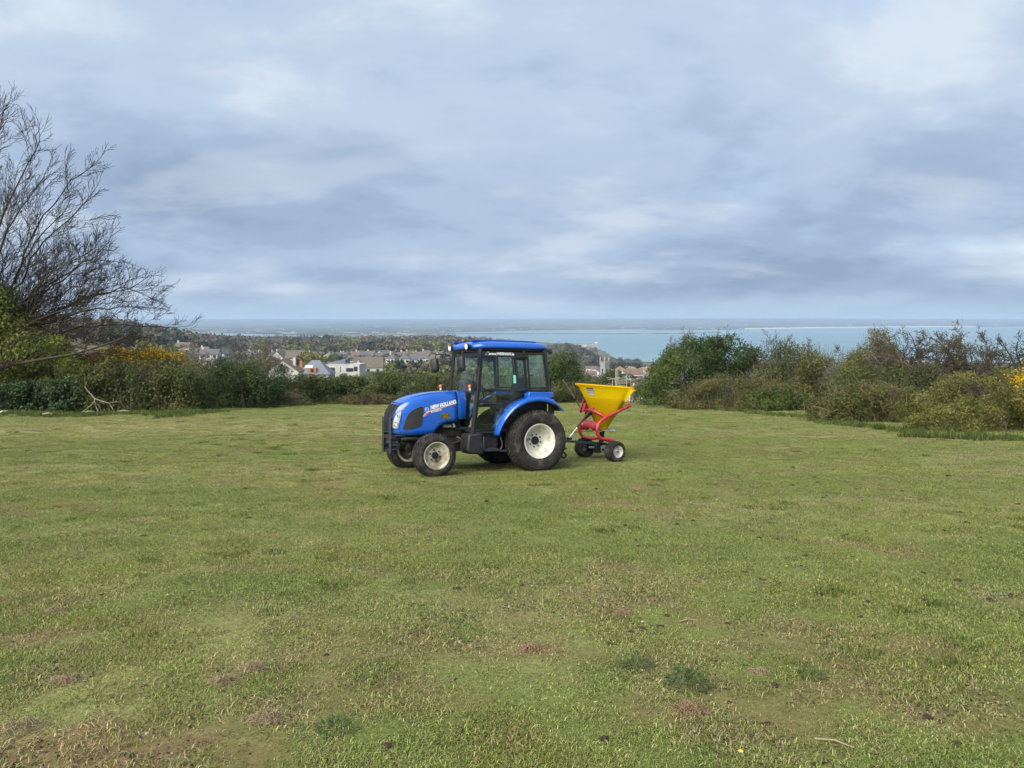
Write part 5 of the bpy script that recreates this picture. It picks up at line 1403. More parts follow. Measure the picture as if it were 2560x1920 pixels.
def village():
    # nearest houses, just over the hedge
    A = house('white gabled house with climbing ivy and tall white chimney, over the dark hedge', 712, 232, 6.6, 9.5, 4.3, 3.4, 92, RENDER_WHITE, TILE_RUST, chim=0, wins=2, sink=3, dz=-1.0)
    MB().box((.5, -2.7, 6.6), (.9, .8, 3.4)).build('chimney', RENDER_WHITE, A, smooth=False)
    rng = np.random.default_rng(3)
    n = 420; P = np.stack([np.full(n, -3.55) - rng.random(n) * .2, rng.normal(0.2, 1.5, n), 2.2 + rng.random(n) ** .8 * 4.4], 1)
    P = P[np.abs(P[:, 1]) < (7.4 - P[:, 2]) * 1.2]
    V, F = leaf_quads(rng, P, np.tile([[-1.0, 0, .2]], (len(P), 1)), .42, .8); mesh_np('climbing_ivy', V, F, LEAF, A, col=np.repeat(pick(rng, len(P), DARK), 4, 0))
    B = house('house with wide blue slate hipped roof and brick dormer', 789, 250, 10.5, 8.0, 3.0, 4.4, 0, RENDER_CREAM, SLATE_BLUE, 'hip', chim=0, wins=2, sink=3, dz=-1.0)
    MB().box((-.3, -3.0, 4.2), (2.8, 2.2, 1.7)).build('dormer', BRICK, B, smooth=False)
    MB().box((-.2, -4.13, 4.3), (1.0, .06, 1.0)).build('window', DARKWIN, B, smooth=False)
    MB().box((-1.6, -2.3, 5.35), (2.6, 1.5, .12), Matrix.Rotation(R(38), 3, 'X')).build('skylight', mat('skylight_pane', (.42, .46, .52), .25), B, smooth=False)
    MB().box((-4.6, -.6, 6.0), (.9, .7, 2.4)).build('chimney', BRICK, B, smooth=False)
    C = house('white modern house with flat roof and tilted grey roof box', 861, 318, 15.2, 9.0, 5.6, .2, -6, RENDER_WHITE, RENDER_WHITE, 'flat', chim=0, wins=0, sink=4)
    m = MB(); m.prism([(-5.4, 5.8), (1.4, 5.8), (1.4, 7.4), (2.4, 7.95), (2.4, 8.15), (-6.0, 6.3)], lambda a, b, t: (a, t, b), -3.4, 2.5); m.build('roof_box', SLATE_BLUE, C, smooth=False)
    for (wx, wz, ww, wh) in ((-5.6, 3.6, .5, 1.2), (-3.6, 3.4, 1.9, 2.0), (-.2, 3.6, .25, 2.2), (3.6, 3.5, 3.0, 1.5), (6.1, 3.9, 1.6, 1.9)):
        MB().box((wx, -4.52, wz), (ww, .12, wh)).build('window', DARKWIN, C, smooth=False)
    D = house('white gabled bungalow with long grey tiled roof behind the flat roofed house', 921, 372, 13.5, 9.0, 3.4, 4.6, 8, RENDER_WHITE, TILE_BROWN, chim=0, wins=3, sink=3, dz=-1.3)
    m = MB(); m.prism([(-2.6, 2.5), (2.6, 2.5), (0, 6.9)], lambda a, b, t: (-4.6 + a, t, b), -5.2, -1.0); m.build('front_gable', RENDER_WHITE, D, smooth=False)
    MB().box((-4.6, -5.24, 4.6), (1.2, .1, 1.3)).build('window', DARKWIN, D, smooth=False)
    # a second row
    E1 = house('white gabled house with a small round window, above the blue slate roof', 740, 470, 11.0, 8.0, 4.6, 4.0, 0, RENDER_WHITE, TILE_BROWN, chim=0, wins=2, sink=3, dz=-1.6)
    m = MB(); m.prism([(-2.2, 3.2), (2.2, 3.2), (2.2, 5.4), (0, 8.2), (-2.2, 5.4)], lambda a, b, t: (4.6 + a, t, b), -5.0, -1.0); m.build('front_gable', RENDER_WHITE, E1, smooth=False)
    MB().tube([(4.6, -5.0, 6.0), (4.6, -5.1, 6.0)], .55, 12).build('window', DARKWIN, E1, smooth=False)
    house('white house with two gables left of the round windowed house', 700, 480, 9.5, 8.0, 4.4, 3.6, 80, RENDER_WHITE, TILE_BROWN, chim=1, wins=2, sink=3, dz=-.6)
    house('long brown roofed house behind the two gabled house', 728, 560, 17.0, 8.0, 4.0, 4.2, 2, RENDER_CREAM, TILE_BROWN, chim=0, wins=3, sink=3, dz=-.5)
    F1 = house('white house with grey roof behind the blackthorn blossom', 526, 400, 9.5, 7.5, 5.4, 2.4, 4, RENDER_WHITE, SLATE_ROOF, chim=1, wins=3, storeys=2, sink=3, dz=1.2)
    house('white house partly hidden by the twiggy shrub', 560, 430, 8.0, 7.0, 5.2, 2.6, 70, RENDER_WHITE, SLATE_ROOF, chim=0, wins=2, sink=3, dz=1.0)
    house('pale house left of the grey roofed white house', 462, 470, 10.0, 7.0, 4.8, 2.8, -10, RENDER_CREAM, TILE_BROWN, chim=1, wins=3, sink=3, dz=1.0)
    house('white house seen through the low limbs of the bare tree', 218, 300, 11.0, 7.0, 5.6, 1.6, 5, RENDER_WHITE, SLATE_ROOF, chim=0, wins=3, storeys=2, sink=5, dz=-4.5)
    house('low roofed house right of the white one under the bare tree', 262, 330, 13.0, 8.0, 3.0, 2.2, -4, RENDER_GREY, TILE_BROWN, chim=0, wins=2, sink=5, dz=-5.5)
    # smaller roofs spread over the slope
    rng = np.random.default_rng(12)
    roofs = (TILE_BROWN, SLATE_ROOF, TILE_RUST, TILE_BROWN, SLATE_ROOF); walls = (RENDER_WHITE, RENDER_CREAM, RENDER_WHITE, RENDER_GREY)
    rowname = ('nearest', 'second', 'third', 'fourth', 'fifth', 'farthest')
    order = ('first', 'second', 'third', 'fourth', 'fifth', 'sixth', 'seventh', 'eighth', 'ninth', 'tenth', 'eleventh', 'twelfth', 'thirteenth', 'fourteenth', 'fifteenth', 'sixteenth', 'seventeenth', 'eighteenth', 'nineteenth', 'twentieth')
    rname = {TILE_BROWN.name: 'brown', SLATE_ROOF.name: 'slate', TILE_RUST.name: 'rusty'}; wname = {RENDER_WHITE.name: 'white', RENDER_CREAM.name: 'cream', RENDER_GREY.name: 'grey'}
    for ri, (d0, dd, a0, a1, st) in enumerate(((455, 14, 985, 1100, 27), (560, 18, 880, 1110, 27), (620, 18, 450, 1110, 34), (690, 18, 600, 1120, 30), (750, 18, 780, 1150, 24), (820, 18, 900, 1170, 22))):
        for k, a in enumerate(np.arange(a0, a1, st)):
            wl, rf, kd = walls[rng.integers(4)], roofs[rng.integers(5)], ('gable', 'gable', 'hip')[rng.integers(3)]; sz = .78 if ri == 0 else 1.0
            house('%s house, %s %s roof, %s from left in the %s row on the slope' % (wname[wl.name], rname[rf.name], 'hipped' if kd == 'hip' else 'gabled', order[min(k, 19)], rowname[ri]), a + rng.uniform(-5, 5), d0 + rng.uniform(-dd, dd), rng.uniform(7, 10.5) * sz, rng.uniform(6, 7.5) * sz, rng.uniform(2.6, 4.0), rng.uniform(2.0, 3.0),
                  rng.choice((0, 5, -8, 20, 85, 95, -30)), wl, rf, kind=kd, chim=int(rng.random() < .6), wins=2, group='small houses spread over the slope below the field')
    m = MB()
    # church tower
    x, y, z = place(1512, 600)
    CH = empty('church_tower', (x, y, z)); CH.rotation_euler = (0, 0, R(40)); tag(CH, 'grey stone church tower with pinnacles beside the round bush', 'church tower')
    MB().box((0, 0, 6.5), (5.0, 5.0, 17)).build('wall', STONE, CH, smooth=False)
    MB().box((0, 0, 12.2), (5.3, 5.3, .4)).build('string_course', STONE, CH, smooth=False)
    for sx in (-1, 1):
        for sy in (-1, 1):
            MB().box((sx * 2.35, sy * 2.35, 15.2), (.9, .9, 3.6)).lathe([(.62, 17.0), (.75, 17.3), (.02, 20.0)], (sx * 2.35, sy * 2.35, 0), (0, 0, 1), 8).build('pinnacle', STONE, CH, smooth=False)
    for k in range(4):
        for t in (-1.3, 0, 1.3):
            q = Matrix.Rotation(k * math.pi / 2, 3, 'Z') @ Vector((t, -2.5, 15.3)); MB().box(q, (.8, .8, 1.0)).build('merlon', STONE, CH, smooth=False)
        q = Matrix.Rotation(k * math.pi / 2, 3, 'Z')
        MB().prism([(-.7, 5.5), (.7, 5.5), (.7, 9.6), (0, 10.7), (-.7, 9.6)], lambda a, b, t: q @ Vector((a, t, b)), -2.56, -2.4).build('belfry_window', DARKWIN, CH, smooth=False)
    # terraces with orange roofs, right of the church
    tl = ['white terrace house with orange hipped roof, leftmost of the upper row', 'white terrace house with orange roof, second of the upper row', 'white terrace house with orange roof, third of the upper row', 'white terrace house with orange roof at the bush end of the upper row']
    for i, (a, d, w, rot) in enumerate(((1550, 660, 8.5, -8), (1580, 648, 10, -6), (1608, 660, 10, 0), (1636, 670, 9, 5))):
        house(tl[i], a, d, w, 8.5, 5.2, 2.8, rot, RENDER_WHITE, TILE_ORANGE, 'hip', chim=0, wins=4, storeys=2, sink=4, dz=3.4)
    tl = ['white house with pale orange roof above the pony', 'white gabled house right of the one above the pony', 'white house with tan roof beside the leafy bush at the gap']
    for i, (a, d, w, rot, k) in enumerate(((1585, 520, 11.5, -5, 'gable'), (1606, 530, 6.5, 85, 'gable'), (1624, 540, 9, 10, 'hip'))):
        house(tl[i], a, d, w, 7.5, 4.2, 3.2, rot, RENDER_WHITE, (TILE_RUST, RENDER_WHITE, TILE_ORANGE)[i] if i != 1 else TILE_RUST, k, chim=0, wins=4, sink=4, dz=2.5)
    for i, (a, d, w, h, lab) in enumerate(((1550, 900, 20, 5, 'long low white building below the wooded headland'), (1577, 880, 12, 8, 'tall white building left of the dark square tree block'), (1615, 1020, 22, 5, 'pale flat roofed shed near the water'), (1632, 1100, 24, 4, 'second pale shed beside the water'), (1640, 800, 14, 5, 'white building behind the leafy bush at the gap'), (1480, 820, 12, 4, 'white house below the wooded headland'), (1492, 700, 9, 4, 'white gabled house left of the church tower'), (1476, 640, 10, 3.5, 'brown roofed cottage left of the church tower'))):
        house(lab, a, d, w, 9, h, 2.2, (-6, 4, 0, 3, 20, -10, 60, 0)[i], RENDER_WHITE, (SLATE_ROOF, SLATE_ROOF, RENDER_WHITE, RENDER_WHITE, TILE_ORANGE, TILE_RUST, SLATE_ROOF, TILE_RUST)[i], 'flat' if i in (1, 2, 3) else 'gable', chim=0, wins=3, sink=5, cat='building' if i < 5 else 'house', dz=2)
    # apartment row on the point
    ap = ['pale apartment block at the near end of the point', 'grey apartment block, second on the point', 'white apartment block in the middle of the point', 'tall apartment block at the seaward end of the point']
    for i, (a, w, h, wl) in enumerate(((1428, 24, 8, RENDER_WHITE), (1446, 30, 13, RENDER_GREY), (1464, 16, 12, RENDER_WHITE), (1481, 30, 16, RENDER_GREY))):
        house(ap[i], a, 2480, w, 14, h, .3, 0, wl, SLATE_ROOF, 'flat', chim=0, wins=0, sink=6, cat='building', name='apartment_block', dz=2)
    x, y, z = place(1490, 2480)
    tag(MB().box((x, y, z + 10), (7, 7, 24)).build('stair_tower', mat('pale_blue_wall', (.55, .62, .66), .6), smooth=False), 'slim pale tower at the seaward end of the apartments', 'tower')
    # chimney mast and white sheds on the flat land
    x, y, z = place(858, 2600)
    m = MB(); m.tube([(x, y, z - 3), (x, y, z + 16)], 2.6, 10).tube([(x, y, z + 16), (x, y, z + 24)], .7, 8).tube([(x - 5, y, z + 17), (x + 5, y, z + 17)], 1.2, 8)
    tag(m.build('white_mast', RENDER_WHITE), 'slim white mast standing beyond the wood', 'mast')
    sheds = ((982, 3600, 48, 7, 'long white roofed hall at the end of the flat land'), (1030, 3900, 22, 6, 'small white shed on the flat land'), (1060, 3700, 26, 6, 'white shed nearest the bay on the flat land'))
    for a, d, w, h, lab in sheds:
        x = (a - CXP) / FPX * d; z = max(float(tz(x, d)), SEA)
        o = MB().box((x, d, z + h / 2), (w * 1.5, 20, h)).box((x, d, z + h + .6), (w * 1.5 + 3, 23, 1.2)).build('white_shed', RENDER_WHITE, smooth=False); tag(o, lab, 'building')
    # pale buildings and glasshouses of the far coast
    rng = np.random.default_rng(30)
    mb = MB()
    for i in range(380):
        a = rng.uniform(300, 2560); s = float(lerp_table(FARSHORE, a)); d = s + 250 + rng.random() ** 1.7 * 8500
        x = (a - CXP) / FPX * d; z = float(far_z(x, d)); w = rng.uniform(10, 34) * (1 + 2.0 * (rng.random() < .10)); h = rng.uniform(3.5, 7)
        mb.box((x, d, z + h / 2 - 1), (w, rng.uniform(12, 25), h + 2))
    o = mb.build('distant_town', RENDER_GREY, smooth=False, fix=False); tag(o, 'tiny pale buildings scattered over the far coast', 'buildings', kind='stuff')
village()

# ================================================================== woods and garden trees on the slope
def crowns(name, label, spots, seed, kind='stuff', cols=None, per=90, cat='trees'):
    rng = np.random.default_rng(seed); Vs, Fs, Cs, o = [], [], [], 0
    for (x, y, z, r, h, col) in spots:
        nl = 5; cen = np.stack([rng.normal(0, .45, nl) * r, rng.normal(0, .35, nl) * r, h * rng.uniform(.45, .85, nl)], 1)
        k = rng.integers(nl, size=per); d = unit(rng.normal(0, 1, (per, 3)) + np.array([0, -.25, .35]))
        P = cen[k] + d * (r * rng.uniform(.45, .7, per))[:, None] * np.array([1, 1, min(1.0, h / r * .45)])
        P[:, 2] = np.clip(P[:, 2], .3, None)
        V, F = leaf_quads(rng, P + np.array([x, y, z]), d, r * .42, .85, 0, .7)
        Vs.append(V); Fs.append(F + o); o += len(V)
        Cs.append(np.repeat(np.array(col)[None] * rng.uniform(.7, 1.3, (per, 1)), 4, 0))
        # trunk
        T = np.array([[x, y, z - 1], [x, y, z + h * .5]]); V, F = tubes([(T, np.array([.04 * h, .02 * h]))], 4)
        Vs.append(V); Fs.append(F + o); o += len(V); Cs.append(np.tile([[.07, .06, .05]], (len(V), 1)))
    ob = mesh_np(name, np.concatenate(Vs), np.concatenate(Fs), LEAF, col=np.concatenate(Cs))
    tag(ob, label, cat, kind=kind); return ob
def woods():
    rng = np.random.default_rng(77); sp = []
    bare = ((.125, .105, .085), (.105, .088, .072), (.14, .115, .085)); grn = ((.035, .048, .026), (.025, .036, .022), (.045, .055, .03)); spr = ((.15, .16, .05), (.11, .13, .045))
    def add(a, d, hmin, hmax, pd):
        x = (a - CXP) / FPX * d; h = rng.uniform(hmin, hmax); q = fbm(a / 45.0, d / 160.0, 4, 3)
        c = grn if q < .44 else (bare if q < .62 else spr if rng.random() < .55 else bare)
        if rng.random() < .22: c = (bare, grn, spr)[rng.integers(3)]
        sp.append((x, d, float(tz(x, d)) - .5, h * rng.uniform(.42, .6), h, c[rng.integers(len(c))]))
    for i in range(1500): add(rng.uniform(250, 1330), 780 + 1250 * rng.random() ** 1.1, 10, 17, 0)
    for i in range(260): add(rng.uniform(-60, 420), rng.uniform(420, 1150), 9, 15, 0)
    for i in range(330): add(np.clip(rng.normal(1440, 55), 1330, 1575), rng.uniform(1080, 1650), 8, 13, 0)
    for i in range(240): add(rng.uniform(1440, 1600), rng.uniform(1150, 1750), 7, 11, 0)
    for i in range(140): add(rng.uniform(1280, 1490), rng.uniform(1700, 2450), 8, 13, 0)
    for i in range(160): add(rng.uniform(830, 1120), rng.uniform(2300, 4200), 9, 14, 0)
    crowns('woods', 'bare and evergreen woodland covering the far slope', sp, 5, per=70)
    sp = []
    for i in range(620):
        d = 190 + 640 * rng.random() ** .8; a = rng.uniform(380, 1500); x = (a - CXP) / FPX * d; h = rng.uniform(2.2, 5.5)
        if 660 < a < 975 and d < 390: continue
        if 690 < a < 775 and d < 500: continue
        c = (grn + bare + spr)[rng.integers(8)]
        sp.append((x, d, float(tz(x, d)) - .3, h * .62, h, c))
    for i in range(110):
        d = rng.uniform(230, 450); a = rng.uniform(965, 1130); x = (a - CXP) / FPX * d; h = rng.uniform(1.8, 4)
        sp.append((x, d, float(tz(x, d)) - .3, h * .7, h, (grn + bare + spr)[rng.integers(8)]))
    for i in range(150):
        d = 150 + 800 * rng.random(); a = rng.uniform(1460, 1660); x = (a - CXP) / FPX * d; h = rng.uniform(2.5, 6)
        sp.append((x, d, float(tz(x, d)) - .3, h * .6, h, (grn + bare + bare)[rng.integers(9)]))
    crowns('garden_shrubbery', 'shrubs and small trees in the gardens on the slope', sp, 6, per=60, cat='shrubs')
    for (a, d, h, r, col, lab) in ((783, 300, 9.5, 4.2, (.135, .14, .03), 'yellow green tree behind the blue slate roof'), (748, 380, 8, 5.0, (.085, .045, .04), 'dark red leaved tree left of the yellow green tree'), (690, 330, 8, 4.6, (.17, .13, .085), 'brown budding tree behind the ivy covered gable'),
                                   (560, 700, 10, 6, (.12, .12, .07), 'olive tree above the white grey roofed house'), (398, 300, 7.5, 4.2, (.17, .19, .03), 'bright yellow green tree behind the gorse'), (430, 360, 8, 6.0, (.115, .12, .05), 'wide olive tree beside the bright yellow green one'),
                                   (1545, 800, 11, 7, (.03, .04, .03), 'dark evergreen tree under the white building'), (1594, 830, 13, 9, (.035, .045, .035), 'dark square block of trees by the water'), (1035, 760, 13, 8, (.15, .15, .05), 'pale budding tree left of the mirror')):
        x, y, z = place(a, d)
        T = empty('garden_tree', (x, y, z)); tag(T, lab, 'tree')
        rng2 = np.random.default_rng(int(a)); n = 900; nl = 9
        cen = np.stack([rng2.normal(0, .42, nl) * r, rng2.normal(0, .35, nl) * r, h * rng2.uniform(.35, .85, nl)], 1); k = rng2.integers(nl, size=n)
        dd = unit(rng2.normal(0, 1, (n, 3)) + np.array([0, -.2, .3])); P = cen[k] + dd * (r * rng2.uniform(.35, .62, n))[:, None]; P[:, 2] = np.clip(P[:, 2], .4, h * 1.1)
        V, F = leaf_quads(rng2, P, dd, r * .17, .8, 0, .8); mesh_np('crown', V, F, LEAF, T, col=np.repeat(np.array(col)[None] * rng2.uniform(.65, 1.35, (n, 1)), 4, 0))
        V, F = tubes([(np.array([[0, 0, -1], [0, 0, h * .3], [0, 0, h * .6]]), np.array([.05 * r, .04 * r, .02 * r]))], 6); mesh_np('trunk', V, F, BARK, T, col=np.tile([[.08, .07, .055]], (len(V), 1)))
woods()
# ================================================================== grass: small tufts set out over the field
def grass_material():
    m = bpy.data.materials.new('grass_blade'); m.use_nodes = True
    nt = m.node_tree; N, L = nt.nodes, nt.links
    b = N['Principled BSDF']; b.inputs['Roughness'].default_value = 0.6; b.inputs['Specular IOR Level'].default_value = 0.10
    a = N.new('ShaderNodeAttribute'); a.attribute_name = 'Col'
    g = N.new('ShaderNodeNewGeometry')
    n = N.new('ShaderNodeTexNoise'); n.inputs['Scale'].default_value = 0.55; n.inputs['Detail'].default_value = 5; L.new(g.outputs['Position'], n.inputs[0])
    r = N.new('ShaderNodeValToRGB')
    r.color_ramp.elements.new(0.5)
    for e, (p, c) in zip(r.color_ramp.elements, [(0.30, (0.90, 0.95, 0.92)), (0.5, (1.0, 1.0, 1.0)), (0.70, (1.12, 1.05, 1.0))]): e.position = p; e.color = (*c, 1)
    L.new(n.outputs[0], r.inputs[0])
    oi = N.new('ShaderNodeObjectInfo')
    mr = N.new('ShaderNodeMapRange'); mr.inputs[3].default_value = 0.72; mr.inputs[4].default_value = 1.28; L.new(oi.outputs['Random'], mr.inputs[0])
    m1 = N.new('ShaderNodeMix'); m1.data_type = 'RGBA'; m1.blend_type = 'MULTIPLY'; m1.inputs[0].default_value = 1
    L.new(a.outputs['Color'], m1.inputs[6]); L.new(r.outputs[0], m1.inputs[7])
    m2 = N.new('ShaderNodeMix'); m2.data_type = 'RGBA'; m2.blend_type = 'MULTIPLY'; m2.inputs[0].default_value = 1
    L.new(m1.outputs[2], m2.inputs[6]); L.new(mr.outputs[0], m2.inputs[7])
    L.new(m2.outputs[2], b.inputs['Base Color'])
    t = N.new('ShaderNodeBsdfTranslucent'); L.new(m2.outputs[2], t.inputs[0])
    ms = N.new('ShaderNodeMixShader'); ms.inputs[0].default_value = 0.25
    L.new(b.outputs[0], ms.inputs[1]); L.new(t.outputs[0], ms.inputs[2]); L.new(ms.outputs[0], N['Material Output'].inputs[0])
    return m
GREENB = ((0.116, 0.166, 0.034), (0.168, 0.220, 0.050), (0.222, 0.266, 0.070), (0.308, 0.318, 0.125))
STRAW = ((0.30, 0.24, 0.125), (0.40, 0.33, 0.18), (0.20, 0.15, 0.075))
def tuft(rng, n, rad, lmin, lmax, tilt, width, cols, straw):
    """a little patch of bent blades"""
    a = rng.uniform(0, 2 * math.pi, n); r = rad * np.sqrt(rng.random(n))
    B = np.stack([np.cos(a) * r, np.sin(a) * r, np.full(n, -.004)], 1)
    L = rng.uniform(lmin, lmax, n); az = rng.uniform(0, 2 * math.pi, n); t = rng.uniform(*tilt, n)
    isst = rng.random(n) < straw
    t = np.where(isst, rng.uniform(1.1, 1.5, n), t)
    d1 = np.stack([np.cos(az) * np.sin(t * .6), np.sin(az) * np.sin(t * .6), np.cos(t * .6)], 1)
    t2 = np.minimum(t * 1.35, 1.62); d2 = np.stack([np.cos(az) * np.sin(t2), np.sin(az) * np.sin(t2), np.cos(t2)], 1)
    s = np.stack([-np.sin(az), np.cos(az), np.zeros(n)], 1) * (width * rng.uniform(.7, 1.3, n))[:, None] * .5
    M = B + d1 * (L * .5)[:, None]; E = M + d2 * (L * .5)[:, None]; E[:, 2] = np.maximum(E[:, 2], .002)
    V = np.stack([B - s, B + s, M + s * .9, M - s * .9, E], 1).reshape(-1, 3)
    i = np.arange(n)[:, None] * 5
    F = np.concatenate([i + [[0, 1, 2]], i + [[0, 2, 3]], i + [[3, 2, 4]]])
    c = np.where(isst[:, None], pick(rng, n, STRAW), pick(rng, n, cols)) * rng.uniform(.60, 1.40, (n, 1))
    return V, F, np.repeat(c, 5, 0)
def scatter(name, label, cat, kinds, P, idx, scl, rng, gm):
    """geometry-node instances of a few tuft meshes on given points"""
    src = bpy.data.collections.new(name + '_tufts')
    for i, (V, F, c) in enumerate(kinds):
        o = mesh_np('%s_tuft_%02d' % (name, i), V, F, gm, col=c); COL.objects.unlink(o); src.objects.link(o)
    me = bpy.data.meshes.new(name); me.vertices.add(len(P)); me.vertices.foreach_set('co', P.astype(np.float32).ravel())
    rot = np.zeros((len(P), 3), np.float32); rot[:, 0] = -SLOPE; rot[:, 2] = rng.uniform(0, 6.28, len(P))
    # tilt with the slope after turning about the vertical
    th = rot[:, 2].copy(); rot[:, 0] = -SLOPE * np.cos(th) * -1 * -1; rot[:, 1] = SLOPE * np.sin(th)
    a = me.attributes.new('rot', 'FLOAT_VECTOR', 'POINT'); a.data.foreach_set('vector', rot.ravel())
    a = me.attributes.new('scl', 'FLOAT', 'POINT'); a.data.foreach_set('value', scl.astype(np.float32))
    a = me.attributes.new('idx', 'INT', 'POINT'); a.data.foreach_set('value', idx.astype(np.int32))
    ob = bpy.data.objects.new(name, me); COL.objects.link(ob)
    ng = bpy.data.node_groups.new(name + '_nodes', 'GeometryNodeTree')
    ng.interface.new_socket('Geometry', in_out='INPUT', socket_type='NodeSocketGeometry'); ng.interface.new_socket('Geometry', in_out='OUTPUT', socket_type='NodeSocketGeometry')
    N, L = ng.nodes, ng.links
    gi, go = N.new('NodeGroupInput'), N.new('NodeGroupOutput')
    ci = N.new('GeometryNodeCollectionInfo'); ci.inputs['Collection'].default_value = src; ci.inputs['Separate Children'].default_value = True; ci.inputs['Reset Children'].default_value = True
    ip = N.new('GeometryNodeInstanceOnPoints'); ip.inputs['Pick Instance'].default_value = True
    def attr(n, t):
        q = N.new('GeometryNodeInputNamedAttribute'); q.data_type = t; q.inputs[0].default_value = n; return q.outputs[0]
    L.new(gi.outputs[0], ip.inputs['Points']); L.new(ci.outputs[0], ip.inputs['Instance'])
    L.new(attr('idx', 'INT'), ip.inputs['Instance Index']); L.new(attr('scl', 'FLOAT'), ip.inputs['Scale'])
    er = N.new('FunctionNodeEulerToRotation'); L.new(attr('rot', 'FLOAT_VECTOR'), er.inputs[0]); L.new(er.outputs[0], ip.inputs['Rotation'])
    L.new(ip.outputs[0], go.inputs[0])
    md = ob.modifiers.new('scatter', 'NODES'); md.node_group = ng
    tag(ob, label, cat, kind='stuff')
    return ob
def field_height(x, y):
    return gz(x, y) - np.clip(y - 66, 0, None) ** 1.3 * 0.022
def build_grass():
    rng = np.random.default_rng(4); gm = grass_material()
    kinds = []
    for i in range(5): kinds.append(tuft(rng, 150, .13, .011, .035, (.65, 1.5), .0034, GREENB, .11))       # 0-4 short green
    for i in range(3): kinds.append(tuft(rng, 130, .13, .012, .042, (.9, 1.54), .0033, GREENB[1:] + STRAW[:2], .36))   # 5-7 dry
    for i in range(2): kinds.append(tuft(rng, 75, .10, .030, .065, (.4, 1.25), .0045, ((.060, .098, .020), (.085, .125, .026), (.11, .145, .032)), .06))  # 8-9 lush clump
    for i in range(2): kinds.append(tuft(rng, 70, .13, .015, .060, (1.15, 1.55), .0034, STRAW + ((.09, .065, .035),), .6))         # 10-11 thatch on bare earth
    for i in range(2): kinds.append(tuft(rng, 22, .20, .008, .026, (1.3, 1.56), .011, ((.34, .30, .20), (.24, .20, .12), (.30, .31, .22), (.06, .05, .035), (.045, .036, .026)), 0))   # 12-13 leaf litter and crumbs
    bands = [(1.2, 7.5, 190, 1.0), (7.5, 13, 110, 1.05), (13, 22, 48, 1.3), (22, 36, 18, 1.7), (36, 66, 6, 2.2)]
    PX, PY, SC_ = [], [], []
    for y0, y1, den, s in bands:
        wmax = .74 * y1 + 2.5; n = int(2 * wmax * (y1 - y0) * den)
        x = rng.uniform(-wmax, wmax, n); y = rng.uniform(y0, y1, n)
        k = np.abs(x) < .74 * y + 2.5
        PX.append(x[k]); PY.append(y[k]); SC_.append(np.full(k.sum(), s) * rng.uniform(.75, 1.3, k.sum()))
    x, y, s = np.concatenate(PX), np.concatenate(PY), np.concatenate(SC_)
    bare, dry = bare_at(x, y), dry_at(x, y)
    u = rng.random(len(x))
    keep = rng.random(len(x)) > bare * .45
    idx = np.where(u < .06 + .60 * dry, rng.integers(5, 8, len(x)), rng.integers(0, 5, len(x)))
    lush = (fbm(x * .9, y * .9, 61, 3) > .57) & (rng.random(len(x)) < .02); idx = np.where(lush, rng.integers(8, 10, len(x)), idx)
    idx = np.where(rng.random(len(x)) < bare * .75, rng.integers(10, 12, len(x)), idx)
    deb = fbm(x * .8, y * .8, 91, 4); idx = np.where(rng.random(len(x)) < .04 + .44 * np.clip((deb - .49) * 4, 0, 1) + .3 * bare, rng.integers(12, 14, len(x)), idx)
    x, y, s, idx = x[keep], y[keep], s[keep], idx[keep]
    P = np.stack([x, y, field_height(x, y)], 1)
    scatter('grass', 'short mown grass with dry thatch covering the field', 'grass', kinds, P, idx, s, rng, gm)
    # longer, darker growth along the foot of the hedges
    kinds = [tuft(rng, 70, .16, .10, .26, (.2, 1.1), .011, ((.058, .090, .020), (.082, .118, .028), (.115, .148, .040)), .2) for i in range(3)]
    Q = []
    for (a0, r0, a1, r1, n, w) in ((-150, 1036, 500, 1036, 1800, 1.7), (500, 1018, 760, 1013, 700, 1.0), (760, 1010, 1130, 1007, 800, 1.0), (1640, 1018, 1900, 1030, 130, .8), (1900, 1034, 2060, 1048, 90, .7), (2060, 1056, 2290, 1080, 120, .6), (2290, 1090, 2560, 1098, 110, .5)):
        p, q = on_field(a0, r0), on_field(a1, r1); t = rng.random(n)[:, None]
        X = p * (1 - t) + q * t; X[:, 1] += rng.normal(0, w, n); X[:, 0] += rng.normal(0, .3, n); Q.append(X)
    X = np.concatenate(Q); X = X[(fbm(X[:, 0] * .5, X[:, 1] * .7, 33, 3) + rng.normal(0, .05, len(X))) > .44]; X[:, 2] = field_height(X[:, 0], X[:, 1])
    scatter('nettles', 'dark nettles and long grass along the foot of the hedges', 'nettles', kinds, X, rng.integers(0, 3, len(X)), rng.uniform(.35, 1.3, len(X)), rng, gm)
build_grass()

